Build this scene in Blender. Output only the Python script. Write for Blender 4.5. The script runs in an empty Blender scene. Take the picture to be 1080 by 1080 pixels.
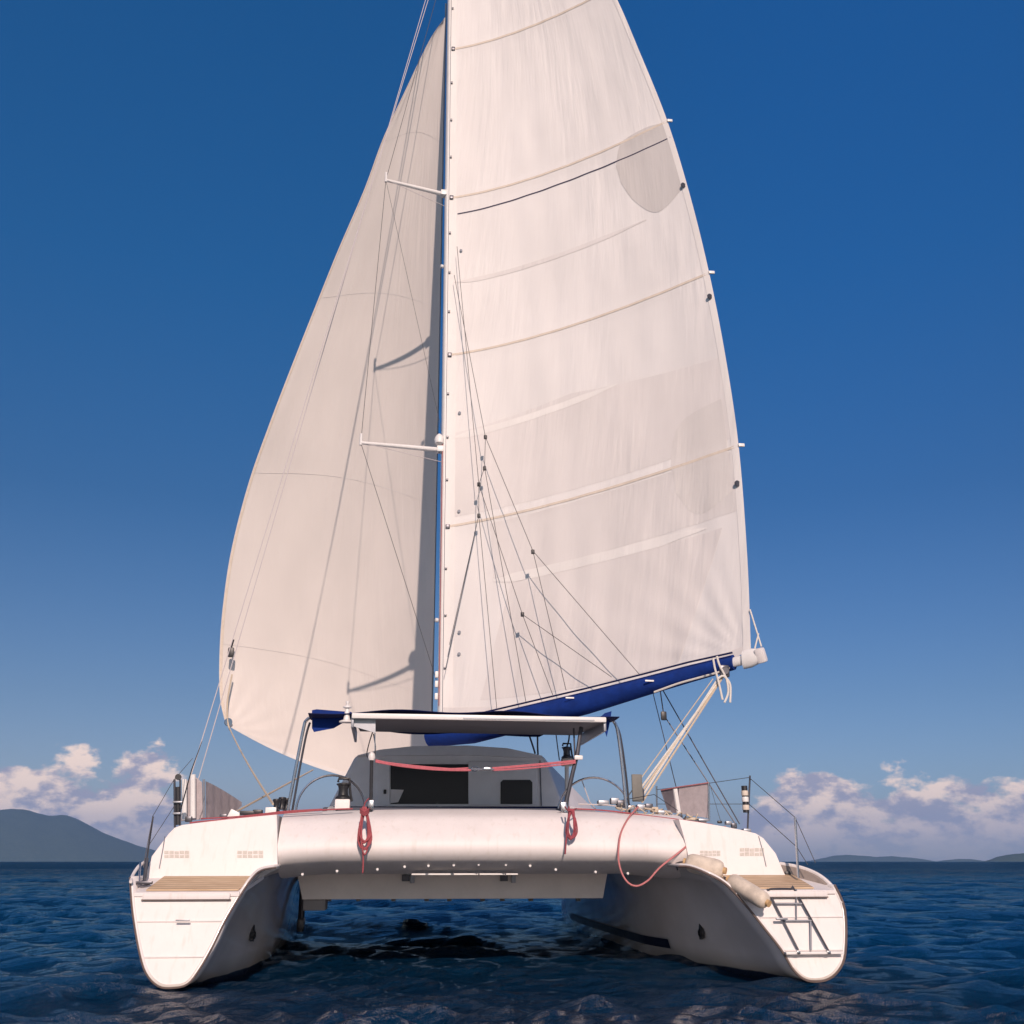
import bpy, bmesh, math, random
import numpy as np
from mathutils import Vector, Matrix

random.seed(7); rng = np.random.RandomState(11)
SC = bpy.context.scene; COL = SC.collection; R = math.radians

# ------------------------------------------------------------------ camera
F = 1055.0                                   # focal length in photo pixels (photo 1080 wide)
PITCH = math.atan(368 / F); EYE = 1.13
cam_d = bpy.data.cameras.new('camera'); cam = bpy.data.objects.new('camera', cam_d); COL.objects.link(cam)
cam.location = (0, 0, EYE); cam.rotation_euler = (R(90) + PITCH, 0, 0)
cam_d.sensor_width = 36; cam_d.lens = 36 * F / 1080; cam_d.clip_start = .05; cam_d.clip_end = 60000
SC.camera = cam
SC.render.resolution_x = 1024; SC.render.resolution_y = 1024

# ------------------------------------------------------------------ sky and sun
SUN_EL = R(26); SUN_AZ = R(9.2)                # sun behind the camera, a little to the right
ts = Vector((math.sin(SUN_AZ) * math.cos(SUN_EL), -math.cos(SUN_AZ) * math.cos(SUN_EL), math.sin(SUN_EL)))
W = bpy.data.worlds.new('World'); SC.world = W; W.use_nodes = True
nt = W.node_tree; N = nt.nodes; K = nt.links; N.clear()
def nd(t, **kw):
    n = N.new(t)
    for k, v in kw.items(): setattr(n, k, v)
    return n
def mth(op, a, b=None, c=None, clamp=False):
    n = nd('ShaderNodeMath', operation=op); n.use_clamp = clamp
    for i, v in enumerate((a, b, c)):
        if v is None: continue
        if isinstance(v, (int, float)): n.inputs[i].default_value = v
        else: K.new(v, n.inputs[i])
    return n.outputs[0]
def ramp(fac, stops, interp='LINEAR'):
    n = nd('ShaderNodeValToRGB'); n.color_ramp.interpolation = interp
    e = n.color_ramp.elements
    while len(e) > 1: e.remove(e[0])
    e[0].position = stops[0][0]; e[0].color = tuple(stops[0][1]) + (1,)
    for p, c in stops[1:]:
        q = e.new(p); q.color = tuple(c) + (1,)
    K.new(fac, n.inputs[0]); return n.outputs[0]
def mixc(f, a, b, mode='MIX'):
    n = nd('ShaderNodeMix', data_type='RGBA', blend_type=mode)
    for i, v in ((0, f), (6, a), (7, b)):
        if isinstance(v, (int, float)): n.inputs[i].default_value = v
        elif isinstance(v, tuple): n.inputs[i].default_value = v + (1,)
        else: K.new(v, n.inputs[i])
    return n.outputs[2]
def smooth(v, a, b):
    n = nd('ShaderNodeMapRange', interpolation_type='SMOOTHSTEP'); K.new(v, n.inputs[0])
    n.inputs[1].default_value = a; n.inputs[2].default_value = b; return n.outputs[0]
sky = nd('ShaderNodeTexSky', sky_type='NISHITA'); sky.sun_disc = False
sky.sun_elevation = SUN_EL; sky.sun_rotation = math.pi - SUN_AZ
sky.air_density = 1.0; sky.dust_density = .6; sky.ozone_density = 2.5; sky.altitude = 0
tc = nd('ShaderNodeTexCoord'); sx = nd('ShaderNodeSeparateXYZ'); K.new(tc.outputs['Generated'], sx.inputs[0])
X, Y, Z = sx.outputs
el = mth('ARCSINE', Z); az = mth('ARCTAN2', X, Y)
# deep polarised blue overhead, paler and greyer low down
tint = ramp(mth('DIVIDE', el, 1.0, clamp=True),
            [(0, (.60, .58, .76)), (.06, (.65, .64, .80)), (.145, (.50, .575, .73)), (.335, (.235, .52, .78)),
             (.55, (.135, .655, 1.06)), (.8, (.12, .79, 1.32))])
tint = mixc(smooth(az, -.25, .45), tint, mixc(1.0, tint, (.97, 1.10, 1.20), 'MULTIPLY'))
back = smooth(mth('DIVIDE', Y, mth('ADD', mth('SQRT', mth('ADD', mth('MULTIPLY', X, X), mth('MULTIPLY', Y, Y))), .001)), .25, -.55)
tint = mixc(back, tint, (1.05, 1.0, .98))       # unseen sky on the sun's side made paler and warmer, added fill for after faces
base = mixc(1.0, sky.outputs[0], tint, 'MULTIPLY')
def cloud_noise(daz, del_, scale, det=9, rough=.58):
    cb = nd('ShaderNodeCombineXYZ')
    K.new(mth('ADD', az, daz), cb.inputs[0]); K.new(mth('MULTIPLY', mth('ADD', el, del_), 1.7), cb.inputs[1])
    cb.inputs[2].default_value = 3.7
    n = nd('ShaderNodeTexNoise'); n.inputs['Scale'].default_value = scale; n.inputs['Detail'].default_value = det
    n.inputs['Roughness'].default_value = rough; K.new(cb.outputs[0], n.inputs['Vector']); return n.outputs[0]
def bump01(v, c, w):                         # 1 at c falling to 0 at c +- w
    return mth('SUBTRACT', 1, mth('DIVIDE', mth('ABSOLUTE', mth('SUBTRACT', v, c)), w), clamp=True)
# bank edge height depends on azimuth: left bank, a gap behind the boat, right bank
top = mth('ADD', mth('MULTIPLY', smooth(az, -.24, -.34), .078), mth('MULTIPLY', smooth(az, .17, .27), .067))
big = cloud_noise(0, 0, 11); 
dens = mth('ADD', mth('MULTIPLY', mth('SUBTRACT', top, el), 30), mth('MULTIPLY', mth('SUBTRACT', big, .50), 5.0))
cm = smooth(dens, .0, .35)
cm = mth('MULTIPLY', cm, smooth(top, .006, .03))
lit = smooth(mth('SUBTRACT', cloud_noise(0, 0, 24, 9, .60), cloud_noise(.0, .016, 24, 9, .60)), -.13, .10)
low = smooth(el, .005, .055)
lit = mth('MULTIPLY', lit, mth('ADD', mth('MULTIPLY', low, .8), .2))
ccol = mixc(lit, (4.7, 4.5, 5.9), (13.4, 10.3, 8.7))
fade = mth('MULTIPLY', cm, mth('ADD', mth('MULTIPLY', smooth(el, -.002, .03), .5), .47))
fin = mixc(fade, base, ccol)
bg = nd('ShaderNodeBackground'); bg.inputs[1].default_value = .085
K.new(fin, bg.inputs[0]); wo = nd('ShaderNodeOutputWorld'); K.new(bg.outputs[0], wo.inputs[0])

sd = bpy.data.lights.new('sun', 'SUN'); sun = bpy.data.objects.new('sun', sd); COL.objects.link(sun)
sd.energy = 4.2; sd.angle = R(.5); sd.color = (1.0, .79, .68)
sun.rotation_euler = (-ts).to_track_quat('-Z', 'Y').to_euler(); sun.location = (5, -20, 30)
SC.view_settings.view_transform = 'Standard'; SC.view_settings.look = 'None'
SC.view_settings.exposure = 0.0; SC.view_settings.gamma = 1.0
SC.view_settings.use_curve_mapping = False

# ------------------------------------------------------------------ materials
MATS = {}
def mat(name, col, rough=.5, metal=0, spec=.5, var=0, vscale=6, bump=0, bscale=40, coat=0, sheen=0, obj_coords=True):
    if name in MATS: return MATS[name]
    m = bpy.data.materials.new(name); m.use_nodes = True; t = m.node_tree; b = t.nodes['Principled BSDF']
    b.inputs['Base Color'].default_value = col + (1,); b.inputs['Roughness'].default_value = rough
    b.inputs['Metallic'].default_value = metal; b.inputs['Specular IOR Level'].default_value = spec
    b.inputs['Coat Weight'].default_value = coat
    c = t.nodes.new('ShaderNodeTexCoord')
    if var:
        n = t.nodes.new('ShaderNodeTexNoise'); n.inputs['Scale'].default_value = vscale; n.inputs['Detail'].default_value = 8
        n.inputs['Roughness'].default_value = .65
        t.links.new(c.outputs['Object'], n.inputs['Vector'])
        r = t.nodes.new('ShaderNodeValToRGB'); r.color_ramp.elements[0].position = .3; r.color_ramp.elements[1].position = .72
        r.color_ramp.elements[0].color = tuple(max(0, x * (1 - var)) for x in col) + (1,)
        r.color_ramp.elements[1].color = tuple(min(1, x * (1 + var * .5)) for x in col) + (1,)
        t.links.new(n.outputs[0], r.inputs[0]); t.links.new(r.outputs[0], b.inputs['Base Color'])
        q = t.nodes.new('ShaderNodeMapRange'); q.inputs[3].default_value = rough * .8; q.inputs[4].default_value = min(1, rough * 1.3)
        t.links.new(n.outputs[0], q.inputs[0]); t.links.new(q.outputs[0], b.inputs['Roughness'])
    if name == 'gelcoat':                     # faint run marks and grime in the moulding
        mp = t.nodes.new('ShaderNodeMapping'); mp.inputs['Scale'].default_value = (14, 14, .9); t.links.new(c.outputs['Object'], mp.inputs[0])
        s_ = t.nodes.new('ShaderNodeTexNoise'); s_.inputs['Scale'].default_value = 1.4; s_.inputs['Detail'].default_value = 7; t.links.new(mp.outputs[0], s_.inputs[0])
        q2 = t.nodes.new('ShaderNodeMapRange'); q2.inputs[1].default_value = .55; q2.inputs[2].default_value = .80; q2.inputs[4].default_value = .45; t.links.new(s_.outputs[0], q2.inputs[0])
        x2 = t.nodes.new('ShaderNodeMix'); x2.data_type = 'RGBA'; t.links.new(q2.outputs[0], x2.inputs[0]); t.links.new(r.outputs[0], x2.inputs[6]); x2.inputs[7].default_value = (.56, .50, .44, 1)
        t.links.new(x2.outputs[2], b.inputs['Base Color'])
    if bump:
        n = t.nodes.new('ShaderNodeTexNoise'); n.inputs['Scale'].default_value = bscale; n.inputs['Detail'].default_value = 5
        t.links.new(c.outputs['Object'], n.inputs['Vector'])
        u = t.nodes.new('ShaderNodeBump'); u.inputs['Strength'].default_value = bump; u.inputs['Distance'].default_value = .01
        t.links.new(n.outputs[0], u.inputs['Height']); t.links.new(u.outputs[0], b.inputs['Normal'])
    MATS[name] = m; return m
GEL = mat('gelcoat', (.75, .705, .69), .5, var=.07, vscale=2.6, coat=0, spec=.35)
GELG = mat('grey_gelcoat', (.80, .79, .81), .45, var=.08, vscale=3, bump=.15, bscale=120)
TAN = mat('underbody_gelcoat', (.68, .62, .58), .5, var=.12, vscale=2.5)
NONSKID = mat('non_skid', (.66, .64, .62), .7, var=.07, vscale=5, bump=.3, bscale=300)
STEEL = mat('stainless', (.58, .58, .6), .22, metal=1, var=.1, vscale=9)
DARKST = mat('dark_steel', (.10, .10, .115), .35, metal=.6, var=.15)
BLACK = mat('black_plastic', (.022, .022, .026), .4, var=.2)
GLASS_SHADE = mat('glass_and_doorway_shade', (.014, .017, .026), .3, spec=.25)
BLUE = mat('blue_canvas', (.006, .032, .20), .8, spec=.2, var=.3, vscale=5, bump=.5, bscale=26)
NAVY = mat('navy_canvas', (.010, .016, .075), .85, spec=.2, var=.3, vscale=6, bump=.5, bscale=24)
ALU = mat('white_aluminium', (.74, .72, .70), .35, var=.06)
GALU = mat('grey_aluminium', (.30, .31, .34), .38, metal=.5, var=.1)
WROPE = mat('white_rope', (.72, .68, .62), .8, bump=.6, bscale=160, var=.1, vscale=60)
TROPE = mat('tan_rope', (.60, .50, .38), .85, bump=.6, bscale=160, var=.15, vscale=60)
RROPE = mat('red_rope', (.38, .085, .10), .85, bump=.6, bscale=160, var=.3, vscale=70)
PROPE = mat('pink_rope', (.55, .20, .20), .85, bump=.6, bscale=160, var=.3, vscale=70)
WIRE = mat('rigging_wire', (.13, .12, .12), .4, metal=.5)
LWIRE = mat('light_wire', (.55, .5, .5), .45)
FEND = mat('fender_vinyl', (.66, .57, .47), .55, var=.3, vscale=8, bump=.12, bscale=30)
RIMM = mat('rub_rail', (.13, .095, .085), .6, var=.2)
DECAL = mat('faded_tape', (.56, .52, .47), .7, var=.2, vscale=40)
BWSHADE = mat('bulwark_shade', (.30, .25, .22), .6, var=.25, vscale=7)
STRIPE = mat('waterline_stripe', (.012, .018, .05), .4, var=.2)
CUSH = mat('cockpit_cushion', (.07, .08, .11), .8, var=.2, bump=.4, bscale=30)

def teak():
    m = bpy.data.materials.new('teak'); m.use_nodes = True; t = m.node_tree; b = t.nodes['Principled BSDF']; L = t.links
    c = t.nodes.new('ShaderNodeTexCoord'); s = t.nodes.new('ShaderNodeSeparateXYZ'); L.new(c.outputs['Object'], s.inputs[0])
    fr = t.nodes.new('ShaderNodeMath'); fr.operation = 'MULTIPLY'; fr.inputs[1].default_value = 1 / .07; L.new(s.outputs[1], fr.inputs[0])
    f2 = t.nodes.new('ShaderNodeMath'); f2.operation = 'FRACT'; L.new(fr.outputs[0], f2.inputs[0])
    g = t.nodes.new('ShaderNodeMath'); g.operation = 'LESS_THAN'; g.inputs[1].default_value = .15; L.new(f2.outputs[0], g.inputs[0])
    mp = t.nodes.new('ShaderNodeMapping'); mp.inputs['Scale'].default_value = (3, 40, 20); L.new(c.outputs['Object'], mp.inputs[0])
    n = t.nodes.new('ShaderNodeTexNoise'); n.inputs['Scale'].default_value = 2; n.inputs['Detail'].default_value = 8; L.new(mp.outputs[0], n.inputs[0])
    r = t.nodes.new('ShaderNodeValToRGB'); r.color_ramp.elements[0].color = (.42, .28, .165, 1); r.color_ramp.elements[1].color = (.66, .49, .32, 1)
    r.color_ramp.elements[0].position = .3; r.color_ramp.elements[1].position = .7
    L.new(n.outputs[0], r.inputs[0]); mx = t.nodes.new('ShaderNodeMix'); mx.data_type = 'RGBA'; L.new(g.outputs[0], mx.inputs[0])
    L.new(r.outputs[0], mx.inputs[6]); mx.inputs[7].default_value = (.24, .17, .11, 1); L.new(mx.outputs[2], b.inputs['Base Color'])
    b.inputs['Roughness'].default_value = .65; return m
TEAK = teak()

def hullmat():
    m = bpy.data.materials.new('hull_gelcoat'); m.use_nodes = True; t = m.node_tree; b = t.nodes['Principled BSDF']; L = t.links
    c = t.nodes.new('ShaderNodeTexCoord'); s = t.nodes.new('ShaderNodeSeparateXYZ'); L.new(c.outputs['Object'], s.inputs[0])
    n = t.nodes.new('ShaderNodeTexNoise'); n.inputs['Scale'].default_value = 1.6; n.inputs['Detail'].default_value = 8; L.new(c.outputs['Object'], n.inputs[0])
    a = t.nodes.new('ShaderNodeMath'); a.operation = 'MULTIPLY_ADD'; a.inputs[1].default_value = .05; L.new(n.outputs[0], a.inputs[0]); L.new(s.outputs[2], a.inputs[2])
    g = t.nodes.new('ShaderNodeMapRange'); g.inputs[1].default_value = .03; g.inputs[2].default_value = .045; L.new(a.outputs[0], g.inputs[0])
    # green-brown scum line just above the antifouling
    g2 = t.nodes.new('ShaderNodeMapRange'); g2.inputs[1].default_value = .03; g2.inputs[2].default_value = .22; L.new(a.outputs[0], g2.inputs[0])
    r = t.nodes.new('ShaderNodeValToRGB'); r.color_ramp.elements[0].color = (.66, .62, .60, 1); r.color_ramp.elements[1].color = (.76, .72, .71, 1)
    r.color_ramp.elements[0].position = .3; r.color_ramp.elements[1].position = .6; L.new(n.outputs[0], r.inputs[0])
    m2 = t.nodes.new('ShaderNodeMix'); m2.data_type = 'RGBA'; L.new(g2.outputs[0], m2.inputs[0]); m2.inputs[6].default_value = (.50, .45, .38, 1); L.new(r.outputs[0], m2.inputs[7])
    m3 = t.nodes.new('ShaderNodeMix'); m3.data_type = 'RGBA'; L.new(g.outputs[0], m3.inputs[0]); m3.inputs[6].default_value = (.02, .03, .06, 1); L.new(m2.outputs[2], m3.inputs[7])
    L.new(m3.outputs[2], b.inputs['Base Color']); b.inputs['Roughness'].default_value = .2; b.inputs['Coat Weight'].default_value = .5
    return m
HULL = hullmat()

def sailmat(name, seed, base=(.86, .82, .79), wr=.35):
    """woven sailcloth: radial wrinkles, faint panels, a little light through it"""
    m = bpy.data.materials.new(name); m.use_nodes = True; t = m.node_tree; b = t.nodes['Principled BSDF']; L = t.links
    uv = t.nodes.new('ShaderNodeUVMap')
    def noise(sx_, sy_, sc, det=6, rot=0):
        mp = t.nodes.new('ShaderNodeMapping'); mp.inputs['Scale'].default_value = (sx_, sy_, 1); mp.inputs['Location'].default_value = (seed, seed * .7, 0)
        m0 = t.nodes.new('ShaderNodeMapping'); m0.inputs['Rotation'].default_value = (0, 0, rot); L.new(uv.outputs[0], m0.inputs[0]); L.new(m0.outputs[0], mp.inputs[0])
        n = t.nodes.new('ShaderNodeTexNoise'); n.inputs['Scale'].default_value = sc; n.inputs['Detail'].default_value = det; L.new(mp.outputs[0], n.inputs[0]); return n.outputs[0]
    v = noise(1, 1, .8, 5)
    r = t.nodes.new('ShaderNodeValToRGB'); r.color_ramp.elements[0].color = tuple(x * .93 for x in base) + (1,); r.color_ramp.elements[1].color = base + (1,)
    r.color_ramp.elements[0].position = .35; r.color_ramp.elements[1].position = .65; L.new(v, r.inputs[0])
    L.new(r.outputs[0], b.inputs['Base Color']); b.inputs['Roughness'].default_value = .62; b.inputs['Specular IOR Level'].default_value = .25
    w1 = noise(2.6, .45, 1.2, 3, .30); w2 = noise(7, .8, 1.0, 3, .16); w3 = noise(60, 60, 1, 2); w4 = noise(20, 2.4, 1.0, 3, .22)
    def mm(op, a, bb):
        q = t.nodes.new('ShaderNodeMath'); q.operation = op
        for i, x in enumerate((a, bb)):
            if isinstance(x, (int, float)): q.inputs[i].default_value = x
            else: L.new(x, q.inputs[i])
        return q.outputs[0]
    h = mm('ADD', mm('ADD', mm('MULTIPLY', w1, 1.0), mm('MULTIPLY', w2, .34)), mm('ADD', mm('MULTIPLY', w3, .015), mm('MULTIPLY', w4, .07)))
    # wrinkles come and go across the cloth
    msk = t.nodes.new('ShaderNodeMapRange'); msk.inputs[1].default_value = .35; msk.inputs[2].default_value = .68; msk.inputs[3].default_value = .15
    L.new(noise(1, .6, .7, 2), msk.inputs[0])
    bp = t.nodes.new('ShaderNodeBump'); bp.inputs['Distance'].default_value = .05; L.new(h, bp.inputs['Height'])
    L.new(mm('MULTIPLY', msk.outputs[0], wr), bp.inputs['Strength']); L.new(bp.outputs[0], b.inputs['Normal'])
    tr = t.nodes.new('ShaderNodeBsdfTranslucent'); tr.inputs[0].default_value = (.75, .68, .60, 1); L.new(bp.outputs[0], tr.inputs[1])
    mx = t.nodes.new('ShaderNodeMixShader'); mx.inputs[0].default_value = .14
    L.new(b.outputs[0], mx.inputs[1]); L.new(tr.outputs[0], mx.inputs[2]); L.new(mx.outputs[0], t.nodes['Material Output'].inputs[0])
    return m
SAIL = sailmat('main_sailcloth', 1.3, wr=.55)
JIB = sailmat('genoa_sailcloth', 5.1, base=(.80, .735, .68), wr=.5)
PATCH = sailmat('patch_sailcloth', 9.2, base=(.66, .625, .605), wr=.6)
PATCH2 = sailmat('doubled_sailcloth', 3.2, base=(.80, .757, .735), wr=.6)
PATCH3 = sailmat('faint_patch_sailcloth', 4.4, base=(.755, .715, .69), wr=.8)
BAND = sailmat('light_sailcloth', 2.2, base=(.885, .85, .82), wr=.5)
POCK = mat('batten_tape', (.66, .57, .48), .7, var=.12, vscale=10)
CLOTH = mat('weather_cloth', (.42, .37, .38), .9, var=.18, vscale=9, bump=.5, bscale=18)
DCLOTH = mat('dark_weather_cloth', (.17, .15, .17), .9, var=.18, vscale=9, bump=.5, bscale=18)

# ------------------------------------------------------------------ mesh helpers
def add_obj(name, verts, faces, m, parent=None, smooth=True, angle=35, uvs=None):
    me = bpy.data.meshes.new(name); me.from_pydata([tuple(v) for v in verts], [], [tuple(f) for f in faces])
    me.validate(); me.update()
    if smooth:
        for p in me.polygons: p.use_smooth = True
        if angle < 180: me.set_sharp_from_angle(angle=R(angle))
    if uvs is not None:
        ul = me.uv_layers.new(name='UVMap')
        for l in me.loops: ul.data[l.index].uv = uvs[l.vertex_index]
    me.materials.append(m)
    o = bpy.data.objects.new(name, me); COL.objects.link(o)
    if parent: o.parent = parent
    return o
class MB:
    """collects simple shapes that together make one part"""
    def __init__(s): s.v = []; s.f = []
    def add(s, v, f):
        k = len(s.v); s.v += [Vector(p) for p in v]; s.f += [tuple(i + k for i in q) for q in f]; return s
    def tube(s, pts, r, n=8, closed=False):
        pts = [Vector(p) for p in pts]; rs = r if isinstance(r, (list, tuple)) else [r] * len(pts)
        V, Fc = [], []; up = None; m = len(pts)
        for i, p in enumerate(pts):
            a = pts[(i - 1) % m] if (closed or i) else p; b = pts[(i + 1) % m] if (closed or i < m - 1) else p
            d = (b - a).normalized() if (b - a).length > 1e-9 else Vector((0, 0, 1))
            if up is None:
                up = Vector((0, 0, 1)) if abs(d.z) < .9 else Vector((1, 0, 0))
            s1 = d.cross(up).normalized(); up = s1.cross(d).normalized()
            for k in range(n):
                A = 2 * math.pi * k / n; V.append(p + (s1 * math.cos(A) + up * math.sin(A)) * rs[i])
        for i in range(m if closed else m - 1):
            j = (i + 1) % m
            for k in range(n):
                k2 = (k + 1) % n; Fc.append((i * n + k, i * n + k2, j * n + k2, j * n + k))
        if not closed: Fc.append(tuple(range(n))[::-1]); Fc.append(tuple((m - 1) * n + k for k in range(n)))
        return s.add(V, Fc)
    def box(s, c, d, rot=None, bev=0):
        bm = bmesh.new(); bmesh.ops.create_cube(bm, size=1)
        for v in bm.verts: v.co = Vector((v.co.x * d[0], v.co.y * d[1], v.co.z * d[2]))
        if bev: bmesh.ops.bevel(bm, geom=bm.edges[:], offset=bev, segments=2, profile=.6, affect='EDGES')
        M = Matrix.Translation(Vector(c)) @ (rot.to_4x4() if rot else Matrix())
        bm.verts.index_update(); V = [M @ v.co for v in bm.verts]; Fc = [tuple(v.index for v in f.verts) for f in bm.faces]; bm.free()
        return s.add(V, Fc)
    def lathe(s, prof, base, axis=(0, 0, 1), n=20):
        a = Vector(axis).normalized(); q = Vector((0, 0, 1)).rotation_difference(a); V, Fc = [], []
        for r_, z_ in prof:
            for k in range(n):
                A = 2 * math.pi * k / n; V.append(Vector(base) + q @ Vector((r_ * math.cos(A), r_ * math.sin(A), z_)))
        for i in range(len(prof) - 1):
            for k in range(n):
                k2 = (k + 1) % n; Fc.append((i * n + k, i * n + k2, (i + 1) * n + k2, (i + 1) * n + k))
        Fc.append(tuple(range(n))[::-1]); Fc.append(tuple((len(prof) - 1) * n + k for k in range(n)))
        return s.add(V, Fc)
    def prism(s, poly, d):
        """poly: 3-D outline; d: thickness vector"""
        n = len(poly); d = Vector(d); V = [Vector(p) for p in poly] + [Vector(p) + d for p in poly]
        Fc = [tuple(range(n)), tuple(range(2 * n - 1, n - 1, -1))] + [(i, i + n, (i + 1) % n + n, (i + 1) % n) for i in range(n)]
        return s.add(V, Fc)
    def loft(s, rings, closed=True, caps=True):
        n = len(rings[0]); V = [p for r_ in rings for p in r_]; Fc = []
        for i in range(len(rings) - 1):
            for k in range(n if closed else n - 1):
                k2 = (k + 1) % n; Fc.append((i * n + k, (i + 1) * n + k, (i + 1) * n + k2, i * n + k2))
        if caps and closed: Fc.append(tuple(range(n))); Fc.append(tuple((len(rings) - 1) * n + k for k in range(n))[::-1])
        return s.add(V, Fc)
    def build(s, name, m, parent=None, smooth=True, angle=35):
        o = add_obj(name, s.v, s.f, m, parent, smooth, angle)
        bm = bmesh.new(); bm.from_mesh(o.data); bmesh.ops.recalc_face_normals(bm, faces=bm.faces); bm.to_mesh(o.data); bm.free()
        return o
def catmull(pts, n=8, closed=False):
    P_ = [Vector(p) for p in pts]; out = []; m = len(P_)
    for i in range(m if closed else m - 1):
        p0 = P_[(i - 1) % m] if (closed or i) else P_[0]; p1 = P_[i]; p2 = P_[(i + 1) % m]
        p3 = P_[(i + 2) % m] if (closed or i + 2 < m) else P_[-1]
        for k in range(n):
            t = k / n
            out.append(.5 * ((2 * p1) + (p2 - p0) * t + (2 * p0 - 5 * p1 + 4 * p2 - p3) * t * t + (3 * p1 - p0 - 3 * p2 + p3) * t ** 3))
    if not closed: out.append(P_[-1])
    return out
def sag(a, b, d, n=10):
    a, b = Vector(a), Vector(b); return [a.lerp(b, i / n) - Vector((0, 0, 4 * d * (i / n) * (1 - i / n))) for i in range(n + 1)]
def props(o, label=None, cat=None, group=None, kind=None):
    if label: o['label'] = label
    if cat: o['category'] = cat
    if group: o['group'] = group
    if kind: o['kind'] = kind
    return o
def empty(name, loc, rz=0):
    o = bpy.data.objects.new(name, None); COL.objects.link(o); o.location = loc; o.rotation_euler = (0, 0, rz); return o

# ------------------------------------------------------------------ sea, hills, haze
def sea():
    aa = np.concatenate([np.arange(-46, 46.001, .13), np.arange(48, 314, 3.0)]) * math.pi / 180
    rr = [.9]
    while rr[-1] < 16500: rr.append(rr[-1] * (1.0085 if rr[-1] < 170 else 1.02 if rr[-1] < 600 else 1.08))
    rr = np.array(rr); na, nr = len(aa), len(rr)
    Rg, Ag = np.meshgrid(rr, aa, indexing='ij'); Xg = Rg * np.sin(Ag); Yg = Rg * np.cos(Ag)
    cell = np.gradient(rr)[:, None] * np.ones((1, na)); Zg = np.zeros_like(Xg); DX = np.zeros_like(Xg); DY = np.zeros_like(Xg)
    wind = R(262)
    lam = np.exp(rng.uniform(math.log(.22), math.log(6.5), 130))
    churn = 1 + .55 * np.exp(-(((Xg + .3) / 5) ** 2 + ((Yg - 8.3) / 1.8) ** 2))
    calm = 1 - .40 * np.exp(-((Xg / 6) ** 2 + ((Yg - 10) / 5) ** 2))     # a little lee close under the sterns
    for l in lam:
        th = wind + rng.normal(0, .36 if l > .9 else .6); k = 2 * math.pi / l; ph = rng.uniform(0, 6.28)
        a = .0060 * l ** .88 * rng.uniform(.4, 1.5) * (1.1 if l < 1.6 else .85)
        if l > 2.5: a *= .6
        fade = np.clip((l / cell - 1.8) / 2.2, 0, 1) * (calm if l > 1.1 else churn)
        q = k * (Xg * math.cos(th) + Yg * math.sin(th)) + ph
        Zg += a * fade * np.cos(q); DX -= 1.0 * a * fade * math.cos(th) * np.sin(q); DY -= 1.0 * a * fade * math.sin(th) * np.sin(q)
    far = np.clip(1 - (Rg - 1500) / 3000, 0, 1)
    Xs, Ys, Zs = Xg + DX, Yg + DY, Zg * far - Rg ** 2 / (2 * 6371000.) - .035
    V = np.stack([Xs, Ys, Zs], -1).reshape(-1, 3).astype(np.float32)
    i = np.arange(nr - 1)[:, None]; j = np.arange(na)[None, :]; j2 = (j + 1) % na
    Fq = np.stack([i * na + j, i * na + j2, (i + 1) * na + j2, (i + 1) * na + j], -1).reshape(-1, 4)
    cen = len(V); V = np.vstack([V, [[0, 0, 0]]]).astype(np.float32)
    tri = np.stack([np.full(na, cen), (np.arange(na) + 1) % na, np.arange(na)], -1)
    me = bpy.data.meshes.new('sea'); me.vertices.add(len(V)); me.vertices.foreach_set('co', V.ravel())
    nl = Fq.size + tri.size; me.loops.add(nl); me.loops.foreach_set('vertex_index', np.concatenate([Fq.ravel(), tri.ravel()]).astype(np.int32))
    npoly = len(Fq) + len(tri); me.polygons.add(npoly)
    st = np.concatenate([np.arange(len(Fq)) * 4, Fq.size + np.arange(len(tri)) * 3]).astype(np.int32)
    me.polygons.foreach_set('loop_start', st)
    me.polygons.foreach_set('use_smooth', np.ones(npoly, bool)); me.update(calc_edges=True); me.validate()
    m = bpy.data.materials.new('sea_water'); m.use_nodes = True; t = m.node_tree; b = t.nodes['Principled BSDF']; L = t.links
    b.inputs['Base Color'].default_value = (.0006, .026, .056, 1); b.inputs['IOR'].default_value = 1.33; b.inputs['Roughness'].default_value = .07
    b.inputs['Specular IOR Level'].default_value = .20
    c = t.nodes.new('ShaderNodeNewGeometry')
    def nz(sc, det, stretch):
        mp = t.nodes.new('ShaderNodeMapping'); mp.inputs['Scale'].default_value = (1, stretch, 1); mp.inputs['Rotation'].default_value = (0, 0, .25)
        L.new(c.outputs['Position'], mp.inputs[0]); n = t.nodes.new('ShaderNodeTexNoise'); n.inputs['Scale'].default_value = sc
        n.inputs['Detail'].default_value = det; n.inputs['Roughness'].default_value = .66; L.new(mp.outputs[0], n.inputs[0]); return n.outputs[0]
    def bump(h, s, d, prev=None):
        q = t.nodes.new('ShaderNodeBump'); q.inputs['Strength'].default_value = s; q.inputs['Distance'].default_value = d
        L.new(h, q.inputs['Height'])
        if prev: L.new(prev, q.inputs['Normal'])
        return q.outputs[0]
    n1 = bump(nz(.22, 4, 1.7), 1.0, 1.3); n2 = bump(nz(1.1, 5, 1.5), 1.0, .30, n1); n3 = bump(nz(4.5, 6, 2.2), 1.0, .05, n2); n3 = bump(nz(17, 5, 1.8), 1.0, .009, n3)
    # churned water of the wake close under and behind the sterns
    ms = t.nodes.new('ShaderNodeMapping'); ms.inputs['Location'].default_value = (-.02, -1.26, 0); ms.inputs['Scale'].default_value = (.16, .12, 1); L.new(c.outputs['Position'], ms.inputs[0])
    lw = t.nodes.new('ShaderNodeVectorMath'); lw.operation = 'LENGTH'; L.new(ms.outputs[0], lw.inputs[0])
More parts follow.
